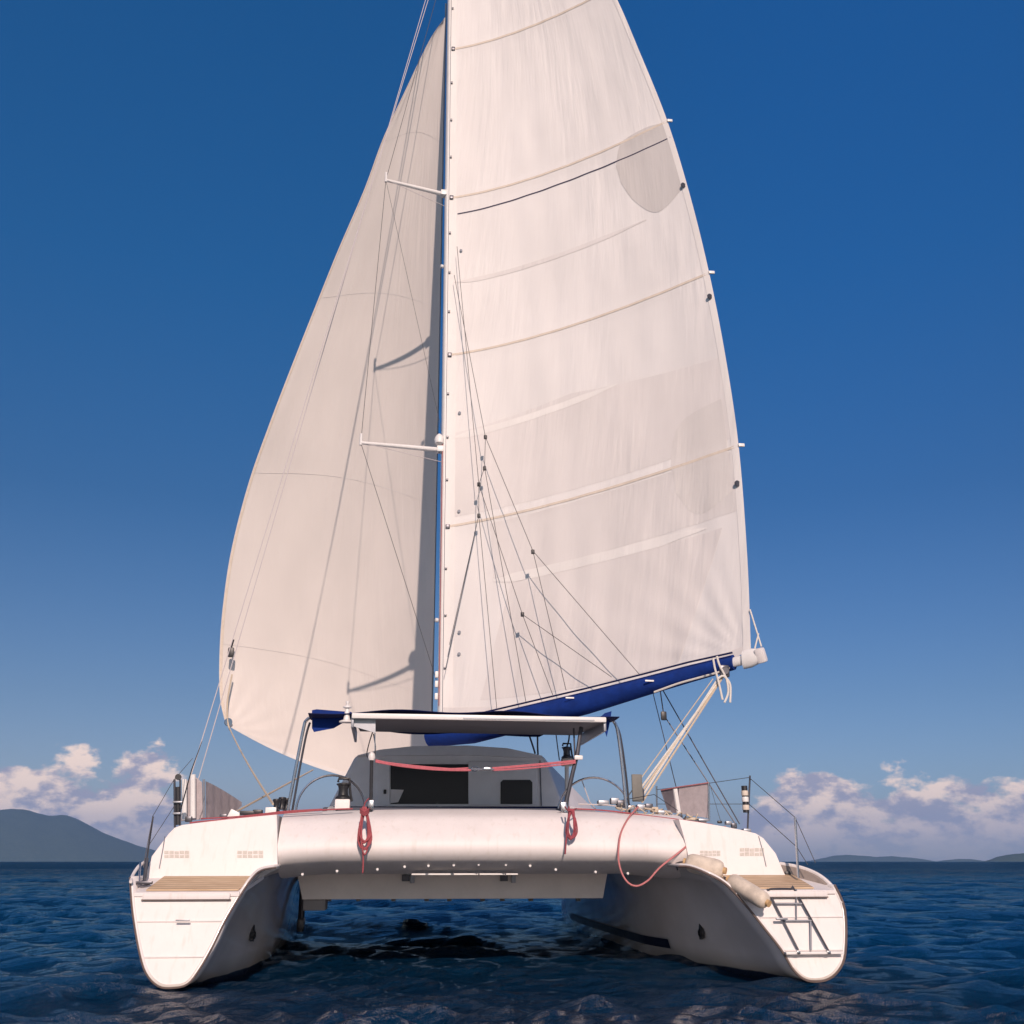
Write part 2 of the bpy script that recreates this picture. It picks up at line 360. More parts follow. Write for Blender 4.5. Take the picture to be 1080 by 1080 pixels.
    wk = t.nodes.new('ShaderNodeMapRange'); wk.interpolation_type = 'SMOOTHSTEP'; wk.inputs[1].default_value = 1.15; wk.inputs[2].default_value = .45; L.new(lw.outputs['Value'], wk.inputs[0])
    wcol = t.nodes.new('ShaderNodeMix'); wcol.data_type = 'RGBA'; L.new(wk.outputs[0], wcol.inputs[0]); wcol.inputs[6].default_value = (.62, .90, 1, 1); wcol.inputs[7].default_value = (1, .97, .93, 1)
    n3 = bump(nz(3.1, 7, 1.6), 1.0, .20, n3); wkb = n3.node; L.new(wk.outputs[0], wkb.inputs['Strength'])
    # close in the mesh carries the waves; the broad bump is only needed far off
    g = t.nodes.new('ShaderNodeVectorMath'); g.operation = 'LENGTH'; L.new(c.outputs['Position'], g.inputs[0])
    mr = t.nodes.new('ShaderNodeMapRange'); mr.inputs[1].default_value = 20; mr.inputs[2].default_value = 140; mr.inputs[3].default_value = .0; L.new(g.outputs['Value'], mr.inputs[0])
    for nn in t.nodes:
        if nn.type == 'BUMP' and abs(nn.inputs['Distance'].default_value - 1.3) < 1e-5: L.new(mr.outputs[0], nn.inputs['Strength'])
        if nn.type == 'BUMP' and abs(nn.inputs['Distance'].default_value - .30) < 1e-5:
            m2 = t.nodes.new('ShaderNodeMapRange'); m2.inputs[1].default_value = 8; m2.inputs[2].default_value = 60; m2.inputs[3].default_value = .35; L.new(g.outputs['Value'], m2.inputs[0]); L.new(m2.outputs[0], nn.inputs['Strength'])
    dif = t.nodes.new('ShaderNodeBsdfDiffuse'); dif.inputs[0].default_value = (.0006, .023, .064, 1); L.new(n3, dif.inputs['Normal'])
    gl_ = t.nodes.new('ShaderNodeBsdfGlossy'); gl_.inputs['Roughness'].default_value = .04; L.new(wcol.outputs[2], gl_.inputs[0]); L.new(n3, gl_.inputs['Normal'])
    fr = t.nodes.new('ShaderNodeFresnel'); fr.inputs[0].default_value = 1.333; L.new(n3, fr.inputs[1])
    cl_ = t.nodes.new('ShaderNodeMath'); cl_.operation = 'MINIMUM'; m3_ = t.nodes.new('ShaderNodeMapRange'); m3_.inputs[1].default_value = 15; m3_.inputs[2].default_value = 110; m3_.inputs[3].default_value = .85; m3_.inputs[4].default_value = .26; L.new(g.outputs['Value'], m3_.inputs[0]); L.new(m3_.outputs[0], cl_.inputs[1]); f6 = t.nodes.new('ShaderNodeMath'); f6.operation = 'MULTIPLY'; f6.inputs[1].default_value = .95; L.new(fr.outputs[0], f6.inputs[0]); L.new(f6.outputs[0], cl_.inputs[0])
    mxs = t.nodes.new('ShaderNodeMixShader'); L.new(cl_.outputs[0], mxs.inputs[0]); L.new(dif.outputs[0], mxs.inputs[1]); L.new(gl_.outputs[0], mxs.inputs[2])
    L.new(mxs.outputs[0], t.nodes['Material Output'].inputs[0])
    me.materials.append(m); o = bpy.data.objects.new('sea', me); COL.objects.link(o); props(o, kind='structure')
sea()

def fbm(x, y, seed, oct=6):
    r_ = np.random.RandomState(seed); z = np.zeros_like(x, dtype=float)
    for k in range(oct):
        for _ in range(3):
            th = r_.uniform(0, 6.28); f_ = 2 ** k * r_.uniform(.8, 1.2); z += np.sin(f_ * (x * math.cos(th) + y * math.sin(th)) * 6.28 + r_.uniform(0, 6.28)) / (2 ** k) ** 1.05 / 3
    return z
def hillmat(name, a, b_, sc):
    m = bpy.data.materials.new(name); m.use_nodes = True; t = m.node_tree; b = t.nodes['Principled BSDF']; L = t.links
    c = t.nodes.new('ShaderNodeTexCoord'); n = t.nodes.new('ShaderNodeTexNoise'); n.inputs['Scale'].default_value = sc; n.inputs['Detail'].default_value = 10; n.inputs['Roughness'].default_value = .7
    L.new(c.outputs['Object'], n.inputs[0]); r = t.nodes.new('ShaderNodeValToRGB'); r.color_ramp.elements[0].position = .35; r.color_ramp.elements[1].position = .7
    r.color_ramp.elements[0].color = a + (1,); r.color_ramp.elements[1].color = b_ + (1,); L.new(n.outputs[0], r.inputs[0]); L.new(r.outputs[0], b.inputs['Base Color'])
    b.inputs['Roughness'].default_value = 1; b.inputs['Specular IOR Level'].default_value = .0
    return m
FOREST = hillmat('forested_slope', (.022, .038, .018), (.06, .075, .038), .03)
def az_of(u): return math.atan2((u - 540) / F, math.cos(PITCH) + 368 / F * math.sin(PITCH))
def hill(name, dist, prof, depth, label, seed, rough=.05):
    """ridge whose crest has the listed (bearing px, height px) profile at its real distance"""
    us = np.array([q[0] for q in prof], float); hs = np.array([q[1] for q in prof], float)
    n, mrow = 220, 46; U = np.linspace(us[0], us[-1], n); Hh = np.interp(U, us, hs)
    ker = np.hanning(9); ker /= ker.sum(); Hh = np.convolve(np.pad(Hh, 4, 'edge'), ker, 'valid') * (Hh > 0)
    V = []
    for j in range(mrow):
        s_ = j / (mrow - 1) * 2 - 1
        for i in range(n):
            a = az_of(U[i]); D_ = dist + depth * s_
            V.append([D_ * math.sin(a), D_ * math.cos(a), 0])
    V = np.array(V); nz_ = fbm(V[:, 0] / 900 + seed, V[:, 1] / 900, seed, 7).reshape(mrow, n)
    env = np.cos(np.linspace(-1, 1, mrow) * math.pi / 2) ** .8
    h3 = (Hh[None, :] * (.55 if 'distant' in name else .97) * dist / 1120) * env[:, None]; h3 = h3 * (1 + rough * nz_ * (1.2 - env[:, None] * .9)) + rough * nz_ * h3.max() * .12 * (h3 > 0)
    V[:, 2] = h3.ravel() - 1.0 - dist ** 2 / (2 * 6371000.) * .7
    Fc = [(j * n + i, j * n + i + 1, (j + 1) * n + i + 1, (j + 1) * n + i) for j in range(mrow - 1) for i in range(n - 1)]
    o = add_obj(name, V, Fc, FOREST, None, True, 180); props(o, kind='structure')
hill('mountain', 14000, [(-420, 0), (-300, 20), (-200, 34), (-80, 44), (-10, 48), (22, 49.5), (45, 45), (62, 45), (84, 37), (100, 30), (118, 24), (135, 19), (150, 14), (170, 9), (200, 4), (215, 0)], 1600, '', 3, .07)
hill('island', 9500, [(1035, 0), (1044, 2), (1052, 5), (1062, 7), (1075, 8), (1100, 9), (1140, 8), (1200, 3), (1220, 0)], 120, '', 5, .4)
hill('distant_hills', 14800, [(985, 0), (995, 3), (1012, 6), (1024, 5), (1036, 2), (1044, 0)], 300, '', 8, .5)
hill('distant_hills', 15600, [(845, 0), (862, 5), (875, 10), (892, 13), (910, 11), (925, 8), (940, 10), (955, 8), (975, 4), (990, 0)], 400, '', 9, .4)

def haze():
    s = 17500; zt = 720; zb = -40
    V = [(-s, -3000, zb), (s, -3000, zb), (s, s, zb), (-s, s, zb), (-s, -3000, zt), (s, -3000, zt), (s, s, zt), (-s, s, zt)]
    Fc = [(0, 3, 2, 1), (4, 5, 6, 7), (0, 1, 5, 4), (1, 2, 6, 5), (2, 3, 7, 6), (3, 0, 4, 7)]
    m = bpy.data.materials.new('haze_air'); m.use_nodes = True; t = m.node_tree; t.nodes.clear()
    v = t.nodes.new('ShaderNodeVolumePrincipled'); v.inputs['Color'].default_value = (.36, .60, 1.0, 1); v.inputs['Density'].default_value = 5e-5
    v.inputs['Anisotropy'].default_value = 0.0
    o_ = t.nodes.new('ShaderNodeOutputMaterial'); t.links.new(v.outputs[0], o_.inputs['Volume'])
    o = add_obj('haze', V, Fc, m, None, False); props(o, kind='stuff')
haze()

# ------------------------------------------------------------------ the catamaran
# Boat frame: x to starboard, y forward, z up from the water, origin amidships at the sterns.
YAW = R(7); OX, OY = -.23, 10.45
cat_ = empty('catamaran', (OX, OY, 0), YAW)
props(cat_, 'white sailing catamaran seen from astern with mainsail and genoa set', 'catamaran')
_c, _s = math.cos(YAW), math.sin(YAW)
def P(u, v, yl):
    """point of the boat frame seen at photo position (u, v) and lying yl metres ahead of the sterns"""
    dx = (u - 540) / F; dz = (540 - v) / F; cp, sp = math.cos(PITCH), math.sin(PITCH)
    d = (dx, cp - dz * sp, sp + dz * cp)
    ol = (-OX * _c - OY * _s, OX * _s - OY * _c); dl = (d[0] * _c + d[1] * _s, -d[0] * _s + d[1] * _c)
    t = (yl - ol[1]) / dl[1]
    return Vector((ol[0] + t * dl[0], yl, EYE + t * d[2]))
def C2W(p): return Vector((OX + p[0] * _c - p[1] * _s, OY + p[0] * _s + p[1] * _c, p[2]))

# stern outlines, from the outer rail down round the bottom and up the inner flare
PORT = [(137, 925), (139.4, 959), (146, 1000), (153.7, 1026), (166.7, 1040), (182, 1042), (198, 1038), (210.7, 1022), (224, 999), (236.7, 973), (252, 947), (265, 927.5), (275.6, 918), (291, 915)]
STBD = [(880, 933), (891, 960), (891.5, 1004), (884, 1024), (870, 1034), (851, 1034), (837, 1023), (824, 1002), (806, 979), (785, 953), (764.5, 932), (743.7, 920.6), (727, 914.5), (716, 914)]
MID = [(3.42, 1.04), (3.46, .7), (3.44, .3), (3.38, 0), (3.16, -.32), (2.88, -.48), (2.60, -.34), (2.41, -.1), (2.31, .2), (2.26, .5), (2.21, .78), (2.14, .95), (2.05, 1.05), (1.85, 1.08)]
def rake(v, k): return 0.0 + .28 * max(0, (1042 - v) / 117.0) + (.0, .0)[0] + (.12 if k == 12 else .22 if k == 13 else 0)
def hull(side):
    px = PORT if side < 0 else STBD
    st = [P(u, v, rake(v, k)) for k, (u, v) in enumerate(px)]
    mid = [Vector((side * x, 0, z)) for x, z in MID]; cx = side * 2.88
    ys = [0, .35, .8, 1.3, 2, 3, 4.5, 6, 7.5, 9, 10.2, 11.2, 12, 12.6]
    rings = []
    for y in ys:
        t = min(1, y / 3.2); t = t * t * (3 - 2 * t); ring = []
        nb = max(0, (y - 6.5) / 6.1); w = 1 - nb ** 1.9 * .965
        for k, (a, b) in enumerate(zip(st, mid)):
            x = a.x + (b.x - a.x) * t; z = a.z + (b.z - a.z) * t
            yy = a.y + (y if y else 0) * (1 - a.y / 13)
            if nb > 0:
                wk = w if k < 11 else w; x = cx + (x - cx) * wk
                if z < 0: z *= (1 - .4 * nb ** 3)
            if nb > 0 and k >= 10: z += .3 * nb
            if nb > 0 and k == 0: z += .3 * nb
            ring.append(Vector((x, yy, z)))
        rings.append(catmull(ring, 4))
    m = MB(); m.loft(rings, closed=False, caps=False)
    o = m.build('hull', HULL, cat_, angle=60)
    so = o.modifiers.new('shell', 'SOLIDIFY'); so.thickness = .03; so.offset = -1 if side > 0 else -1
    ol = [v.copy() for v in catmull(st, 4)]
    # transom panel: the sloping skin below the platform; set 5 mm inside the edge so that the rail shows
    zt = P(200, 941, .28).z - .012
    low = [v for v in ol if v.z < zt]
    a0 = low[0]; ia = ol.index(a0); ib = ol.index(low[-1])
    def cut(p, q): f_ = (zt - p.z) / (q.z - p.z); return p.lerp(q, f_)
    poly = [cut(ol[ia], ol[ia - 1])] + low + [cut(ol[ib], ol[ib + 1])]
    c = sum(poly, Vector()) / len(poly)
    fr = [p + Vector((0, .004, 0)) for p in poly]
    tr = MB(); tr.prism(fr, (0, .03, 0)); tp = tr.build('transom', GEL, o, smooth=False)
    ed = MB(); ed.tube([p + Vector((0, -.002, 0)) for p in ol], .0125 if side > 0 else .009, 6); ed.build('edge_trim', RIMM, o)
    return o, st, ol, poly
ph, pst, pol, pfr = hull(-1)
sh, sst, sol, sfr = hull(1)

# steps moulded in the transom: thin shadow-casting ledges
def at_hull(ol, z):
    xs = []
    for a, b in zip(ol, ol[1:]):
        if (a.z - z) * (b.z - z) <= 0 and a.z != b.z: xs.append(a.lerp(b, (z - a.z) / (b.z - a.z)))
    return xs[0], xs[-1]
for ol, par, sg in ((pol, ph, -1), (sol, sh, 1)):
    for v in (972, 1009):
        z = P(200, v, .1).z; a, b = at_hull(ol, z)
        d = (b - a).normalized(); a, b = a + d * .03, b - d * .03
        m = MB(); m.box((a + b) / 2 + Vector((0, -.0, 0)), ((b - a).length, .020, .012), bev=.004); m.build('step', GEL, par)
for i, (u, v) in enumerate([(193, 970.5)]):
    m = MB(); m.box(P(u, v, .1) + Vector((0, -.01, 0)), (.13, .02, .012), bev=.004); m.build('catch', GALU, ph)
m = MB(); m.box(P(824, 969, .1) + Vector((0, -.01, 0)), (.12, .03, .02), bev=.006); m.build('catch', GALU, sh)

def platform(side):
    par = ph if side < 0 else sh; ol = pol if side < 0 else sol
    z0 = P(200, 941, .28).z; a, b = at_hull(ol, z0 - .012)
    if a.x > b.x: a, b = b, a
    y0 = .22; y1 = .80; z1 = P(200, 923.5, .76).z
    xa, xb = (a.x + .035, b.x - .02) if side < 0 else (a.x + .02, b.x - .035)
    xa2, xb2 = (xa - .0, xb + .16) if side < 0 else (xa - .16, xb)
    top = [Vector((xa, y0, z0)), Vector((xb, y0, z0)), Vector((xb2, y1, z1)), Vector((xa2, y1, z1))]
    m = MB(); m.prism(top, (0, 0, -.035)); m.build('swim_platform', GEL, par, smooth=False)
    e = MB(); ha = P(151, 941, .2).x if side < 0 else P(806, 941, .2).x; hb = P(243, 941, .2).x if side < 0 else P(872, 941, .2).x
    e.box(((ha + hb) / 2, y0 - .02, z0 - .035), (hb - ha, .035, .055), bev=.008); ho = e.build('locker_lid', GEL, par)
    g = MB(); g.box(((ha + hb) / 2, y0 - .014, z0 - .067), (hb - ha + .02, .02, .012)); g.build('lid_seal', RIMM, ho)
    def q(s_, t_, dz=.006): return top[0].lerp(top[1], s_).lerp(top[3].lerp(top[2], s_), t_) + Vector((0, 0, dz))
    tl = (.10, .97) if side < 0 else (.06, .80)
    tk = MB(); tk.prism([q(tl[0], .06), q(tl[1], .06), q(tl[1] - .0, .93), q(tl[0] + .05, .93)], (0, 0, .012)); tk.build('teak_pad', TEAK, par, smooth=False)
platform(-1); platform(1)

# raised after ends of the hulls with their sloping outer shoulder, running forward as the side decks
def deck_px(side):
    if side < 0: return [(262, 932), (151, 932), (160, 903), (178, 879), (184, 873), (192, 870), (215, 867), (250, 863), (292, 859), (292.5, 880), (293, 916)]
    return [(752, 932), (832, 932), (818, 900), (805, 884), (797, 879), (785, 876), (765, 872), (742, 868), (716, 864), (722, 885), (729, 917)]
def afterdeck(side):
    px = deck_px(side); par = ph if side < 0 else sh
    zs = [P(u, v, .9).z for u, v in px]; zmin, zmax = min(zs), max(zs)
    base = [P(u, v, .70 + .13 * (z - zmin) / (zmax - zmin)) for (u, v), z in zip(px, zs)]
    rings = [base]
    for y in (1.3, 2.0, 3, 4, 5.5, 7, 8.5, 9.8, 11, 12, 12.75):
        nb = max(0, (y - 6.5) / 6.1); w = 1 - nb ** 1.9 * .93; cx = side * 2.88; t = min(1, (y - .7) / 2.5)
        ring = []
        for p in base:
            x = p.x; z = p.z
            if p.z < 1.12: x = x + (side * 3.44 - x) * t if abs(p.x) > 2.9 else x
            x = cx + (x - cx) * w
            ring.append(Vector((x, y, z + (0 if z > 1.3 else .12 * nb) - (.0 if z < 1.3 else .06 * nb))))
        rings.append(ring)
    m = MB(); m.loft(rings); o = m.build('side_deck', GEL, par, angle=28)
    b = o.modifiers.new('round', 'BEVEL'); b.width = .018; b.segments = 2; b.limit_method = 'ANGLE'; b.angle_limit = R(28)
    return o, base
pd, pbase = afterdeck(-1); sdk, sbase = afterdeck(1)
def on_face(side, u, v):
    base = pbase if side < 0 else sbase; zs = [p.z for p in base]; zmin, zmax = min(zs), max(zs)
    y = .95
    for _ in range(4):
        z = P(u, v, y).z; y = .70 + .13 * (z - zmin) / (zmax - zmin)
    return P(u, v, y)
# faded adhesive patches left on the after faces
for side, u0, u1, v0, v1 in ((-1, 173, 200, 897, 905), (-1, 250, 278, 897, 905), (1, 780, 806, 894, 903), (1, 708 + 30, 760, 897, 903)):
    nblk = 5
    m = MB(); a = on_face(side, u0, (v0 + v1) / 2); b = on_face(side, u1, (v0 + v1) / 2); h = on_face(side, u0, v0) - on_face(side, u0, v1)
    for k in range(nblk):
        p = a.lerp(b, (k + .06) / nblk); q = a.lerp(b, (k + .90) / nblk)
        for r_ in range(2):
            o_ = -h * .5 + h * (.5 * r_ + .04); hh = h * (.42 if (k + r_) % 3 else .36)
            m.prism([p + o_ + Vector((0, -.004, 0)), q + o_ + Vector((0, -.004, 0)), q + o_ + hh + Vector((0, -.004, 0)), p + o_ + hh + Vector((0, -.004, 0))], (0, .003, 0))
    m.build('faded_tape_patch', DECAL, pd if side < 0 else sdk, smooth=False)
# fine joint line down each shoulder
for side, pts in ((-1, [(174, 882), (172, 895), (168, 916)]), (1, [(800, 882), (804, 896), (808, 914)])):
    m = MB(); m.tube([on_face(side, u, v) + Vector((0, -.002, 0)) for u, v in pts], .005, 5); m.build('joint_line', GALU, pd if side < 0 else sdk)

# after crossbeam: a fat moulded D running from hull to hull
prof = [(2.4, 1.60), (1.9, 1.66), (1.55, 1.685), (1.3, 1.68), (1.12, 1.64), (.98, 1.585), (.88, 1.50), (.80, 1.41), (.752, 1.335), (.738, 1.27), (.752, 1.215), (.792, 1.165), (.86, 1.12), (1.0, 1.07), (1.2, 1.02), (1.4, 1.0), (1.7, .99), (2.4, .99)]
prof = [(p.x, p.y) for p in catmull([Vector((a, b, 0)) for a, b in prof], 4)]
rings = []
for i in range(41):
    x = -2.13 + 4.46 * i / 40; e = abs(x - .05) / 2.3
    drop = .055 * e ** 2; und = .06 * max(0, (e - .72) / .28) ** 1.5
    rings.append([Vector((x, y + .05 * e ** 2, z - drop * max(0, min(1, (z - 1.0) / .5)) - und * max(0, min(1, (1.4 - z) / .4)))) for y, z in prof])
m = MB(); m.loft(rings); beam = m.build('crossbeam', GEL, cat_, angle=80)
for (u, v) in [(319, 922), (355.5, 918.6), (398, 916.8), (426.7, 914), (451.8, 913), (478.5, 912.3), (504.7, 911.6), (533.4, 911.8), (559, 913), (586, 917), (628, 919.5), (662, 921)]:
    m = MB(); p = P(u, v, .93); m.lathe([(.016, 0), (.016, .006), (.010, .018), (.004, .022)], p, (0, -1, -.8), 12); m.build('bolt', ALU, beam)
m = MB(); a, b = P(434, 922, 1.12), P(546, 922, 1.12); m.box((a + b) / 2, ((b - a).length, .05, .016), bev=.004); lb = m.build('light_strip', ALU, beam)
for u in (478, 505, 533):
    m = MB(); m.box(P(u, 922, 1.09), (.012, .05, .03)); m.build('clip', DARKST, lb)

# bridgedeck underbody with its flat after face
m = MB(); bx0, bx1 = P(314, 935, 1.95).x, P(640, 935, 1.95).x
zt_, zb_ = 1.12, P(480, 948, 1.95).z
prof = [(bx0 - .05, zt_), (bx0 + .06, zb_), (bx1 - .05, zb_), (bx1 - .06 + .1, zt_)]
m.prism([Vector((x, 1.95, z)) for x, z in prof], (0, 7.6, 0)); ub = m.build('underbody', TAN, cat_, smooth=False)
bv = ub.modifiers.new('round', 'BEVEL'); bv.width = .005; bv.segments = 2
for u in (431, 541.5):                        # two hinge brackets hanging on the after face
    m = MB(); m.box(P(u + 4 * (1 if u < 500 else 0), 925, 1.91), (.05, .05, .13), bev=.008); br = m.build('bracket', GALU, ub)
    m = MB(); m.box(P(u + (-3 if u < 500 else -10), 926, 1.93), (.09, .03, .07), bev=.004); m.build('vent', DARKST, ub)
for u in (347, 378, 415, 450, 474, 509, 530, 560, 610):
    m = MB(); m.box(P(u, 949, 1.97) + Vector((0, .02, 0)), (.05, .05, .03)); m.build('drain', BLACK, ub)
m = MB(); m.box(P(333, 953, 2.25) + Vector((0, 0, 0)), (.25, .5, .13), bev=.01); m.build('step_pod', mat('pod_shade', (.22, .21, .21), .6), ub)  # shade under the beam is put into the pod's dark grey
# deck slab and cockpit sole between the hulls
m = MB(); m.prism([Vector(p) for p in ((-2.2, 2.4, 1.45), (2.25, 2.4, 1.45), (2.25, 9.3, 1.6), (1.3, 10.4, 1.62), (-1.3, 10.4, 1.62), (-2.2, 9.3, 1.6))], (0, 0, -.38)); m.build('bridgedeck', NONSKID, cat_, smooth=False)
m = MB(); a, b = P(318, 853, 2.3), P(600, 853, 2.3)
m.box(((a.x + b.x) / 2 + .1, 2.45, 1.69), (b.x - a.x - .3, .45, .10), bev=.03); m.build('cockpit_seat', CUSH, cat_)
m = MB(); m.box((0, 11.2, 1.55), (5.3, .16, .16), bev=.05); fb = m.build('forward_beam', ALU, cat_)
m = MB()
for k in range(31): m.tube([(-2.2 + 4.4 * k / 30, 10.3, 1.58), (-2.2 + 4.4 * k / 30, 11.15, 1.56)], .004, 4)
for k in range(7): m.tube([(-2.2, 10.35 + .12 * k, 1.575), (2.2, 10.35 + .12 * k, 1.575)], .004, 4)
m.build('trampoline', WROPE, cat_)

# skin fittings, rudder, propeller strut and waterline stripe on the inner sides
m = MB(); p = P(318, 962, 4.6); m.tube([p + Vector((0, 0, .45)), p + Vector((0, 0, -.25))], .045, 10); m.box(p + Vector((0, .05, -.15)), (.10, .22, .16), bev=.03); m.build('saildrive_leg', DARKST, cat_)
def inner_x(side, y, z):
    """x of the inner hull side, by ray cast on the finished hull mesh"""
    o = ph if side < 0 else sh
    ok, loc, n, i = o.ray_cast(Vector((0, y, z)), Vector((side, 0, 0)))
    return (loc, n) if ok else (Vector((side * 2.3, y, z)), Vector((-side, 0, 0)))
bpy.context.view_layer.update()
for u, v, y, par in ((264, 986, 1.5, ph), (742, 984, 2.2, sh)):
    best = min((abs(P(u, v, q / 50).x - inner_x(-1 if u < 500 else 1, q / 50, P(u, v, q / 50).z)[0].x), q / 50) for q in range(15, 250)); p = P(u, v, best[1])
    m = MB(); m.lathe([(.03, 0), (.045, .012), (.045, .05), (.032, .055), (.03, .02)], p, (1, -.15, 0) if u < 500 else (-1, -.15, 0), 16)
    m.prism([p + Vector((0, .02, .10)), p + Vector((0, -.03, .05)), p + Vector((0, -.03, -.05)), p + Vector((0, .04, -.07)), p + Vector((0, .07, 0))], (.04 if u < 500 else -.04, 0, 0)); m.build('exhaust_outlet', BLACK, par)
V, Fc = [], []
for k in range(25):
    y = 2.4 + 6.5 * k / 24
    for z in (.13, .235):
        l, n = inner_x(1, y, z); V.append(l + Vector((-.016, 0, 0)))
for k in range(24): Fc.append((2 * k, 2 * k + 1, 2 * k + 3, 2 * k + 2))
add_obj('waterline_stripe', V, Fc, STRIPE, sh)

# starboard bulwark round the platform: outer skin, and inner face with its shade painted brown
bw = [(888, 953), (879, 937), (865, 924), (846, 915.5), (823, 911)]
bwy = [.22, .35, .5, .68, .85]
A = catmull([P(u, v, y) for (u, v), y in zip(bw, bwy)], 5)
B = [Vector((p.x - .11, p.y + .02, p.z - .16)) for p in A]
V = []; Fc = []
for a, b in zip(A, B): V += [a, a + Vector((-.045, .01, -.004)), b, b + Vector((-.01, 0, -.2))]
for k in range(len(A) - 1):
    for j in range(3): Fc.append((4 * k + j, 4 * k + 4 + j, 4 * k + 5 + j, 4 * k + 1 + j))
V2 = [v for k, v in enumerate(V) if k % 4 < 2]; F2 = [(2 * k, 2 * k + 2, 2 * k + 3, 2 * k + 1) for k in range(len(A) - 1)]
o = add_obj('bulwark', V, Fc, BWSHADE, sh)
m = MB(); m.tube(A, .022, 8); m.build('bulwark_rail', GEL, o)
m = MB(); m.box(P(838, 922, .75), (.22, .04, .06), bev=.012); m.build('fairlead_slot', BLACK, o)
# port bulwark, lower
A = catmull([P(u, v, y) for (u, v), y in zip([(138, 930), (140, 923), (146, 914), (153, 909)], [.2, .4, .6, .8])], 5)
m = MB(); m.tube(A, .016, 8); o = m.build('bulwark_rail', GEL, ph)

# folded boarding ladder on the starboard transom
lad = MB(); r_ = .013
def tp(u, v, dy=-.03): return P(u, v, .28 * max(0, (1042 - v) / 117.) + dy)
lad.tube(catmull([tp(842, 1002), tp(812, 943), tp(810.5, 939), tp(815, 937.5), tp(834, 937.5), tp(839, 940), tp(874, 1003)], 5), .010, 8)
lo = lad.build('boarding_ladder', DARKST, cat_)
for v, ua, ub_ in ((953, 817, 846), (971, 827, 856)):
    m = MB(); m.tube([tp(ua, v), tp(ub_, v)], .009, 8); m.build('rung', GALU, lo)
m = MB(); m.tube([tp(855, 972), tp(855.5, 1002)], .009, 8); m.tube([tp(840, 938), tp(840, 970)], .006, 6); m.build('stay', GALU, lo)
m = MB(); a, b = tp(828, 1005, -.05), tp(889, 1005, -.05); m.box((a + b) / 2, ((b - a).length, .07, .022), bev=.006); m.build('ladder_step', ALU, lo)
for u in (842, 874):
    m = MB(); m.box(tp(u, 1004.5, -.09), (.035, .03, .03), bev=.005); m.build('hinge', STEEL, lo)

# ---- coachroof
cy = 4.2
pts = [(344, 856), (375, 797), (400, 790.5), (435, 787), (493, 786), (535, 789), (575, 798), (594, 853)]
a_ = [P(u, v, cy) for u, v in pts]
def grow(y, kx, kz, low=0): return [Vector((p.x * (kx if p.x > 0 else min(1, kx)) + (low * (1 if p.x > 0 else .0) if p.z < 2.1 else 0), y, 1.45 + (p.z - 1.45) * kz)) for p in a_]
m = MB(); m.loft([a_, grow(5.3, 1.06, 1.03, .62), grow(6.4, 1.05, 1.0, .7), grow(7.6, .95, .80, .55), grow(8.6, .75, .35, .3)])
cab = m.build('coachroof', GELG, cat_, angle=25); cab.data.materials[0] = GEL
bv = cab.modifiers.new('round', 'BEVEL'); bv.width = .05; bv.segments = 3; bv.limit_method = 'ANGLE'; bv.angle_limit = R(25)
def slab(name, px, y, th, mt, par, bev=0):
    m = MB(); m.prism([P(u, v, y) for u, v in px], (0, th, 0)); o = m.build(name, mt, par, smooth=False)
    if bev: q = o.modifiers.new('round', 'BEVEL'); q.width = bev; q.segments = 3
    return o
slab('bulkhead', [(349, 853), (377.5, 799), (402, 797.5), (493, 796.5), (572, 800), (580, 818), (591, 853)], cy - .012, .03, GELG, cab)
dr = slab('companionway_shade', [(412, 848), (412, 806), (494, 806), (494, 848)], cy - .02, .02, GLASS_SHADE, cab)  # flat dark slab paints the shaded interior of the open doorway
slab('doorway_frame', [(398, 850), (398, 801), (411, 801), (411, 850)], cy - .035, .03, GELG, cab, .006)
slab('sliding_door', [(494, 849), (494, 803), (566, 803.5), (566, 849)], cy - .035, .02, GELG, cab, .006)
slab('window', [(528, 848), (528, 825), (530.5, 822.5), (559, 822.5), (561.5, 825), (561.5, 848)], cy - .05, .02, GLASS_SHADE, cab)
slab('chart_table', [(412, 832.5), (426, 833), (420, 846), (412, 847)], cy - .035, .012, GEL, cab)
slab('roof_lip', [(377, 796.5), (402, 790.5), (435, 787), (493, 786.2), (535, 789), (572, 797), (572, 799.5), (493, 796), (402, 797)], cy - .10, .12, GELG, cab)
m = MB(); m.box(P(406, 835, cy - .05), (.04, .03, .06), bev=.01); m.build('latch', BLACK, dr)
m = MB(); m.tube([P(569.5, 802, cy - .03), P(571, 850, cy - .03)], .008, 6); m.build('panel_seam', DARKST, cab)
slab('cockpit_coaming', [(349, 856), (349, 850.5), (592, 850.5), (592, 856)], cy - .3, .05, NAVY, cat_)

# ---- mast, spreaders, standing rigging
mb_, mt_ = P(465, 800, 5.2), P(476.5, -95, 5.0); mb_.z = 2.2; my = 5.2
def mastp(v):                                 # point of the mast axis seen at photo height v
    t = (v + 95) / 895.; u = 476.5 - 11.5 * t ** 1.0
    return P(u, v, 5.0 + .2 * t)
mast_pts = [mastp(v) for v in (805, 600, 400, 200, 0, -95)]
m = MB(); n = 20; rings = []
for p in mast_pts: rings.append([p + Vector((.062 * math.cos(2 * math.pi * k / n), .10 * math.sin(2 * math.pi * k / n), 0)) for k in range(n)])
m.loft(rings); mast = m.build('mast', ALU, cat_)
m = MB(); m.tube([p + Vector((.012, -.107, 0)) for p in mast_pts], .010, 6); m.build('sail_track', GALU, mast)
m = MB(); m.tube([p + Vector((-.045, -.085, 0)) for p in [mastp(v) for v in (745, 600, 470)]], .007, 6); m.build('halyard', RROPE, mast)
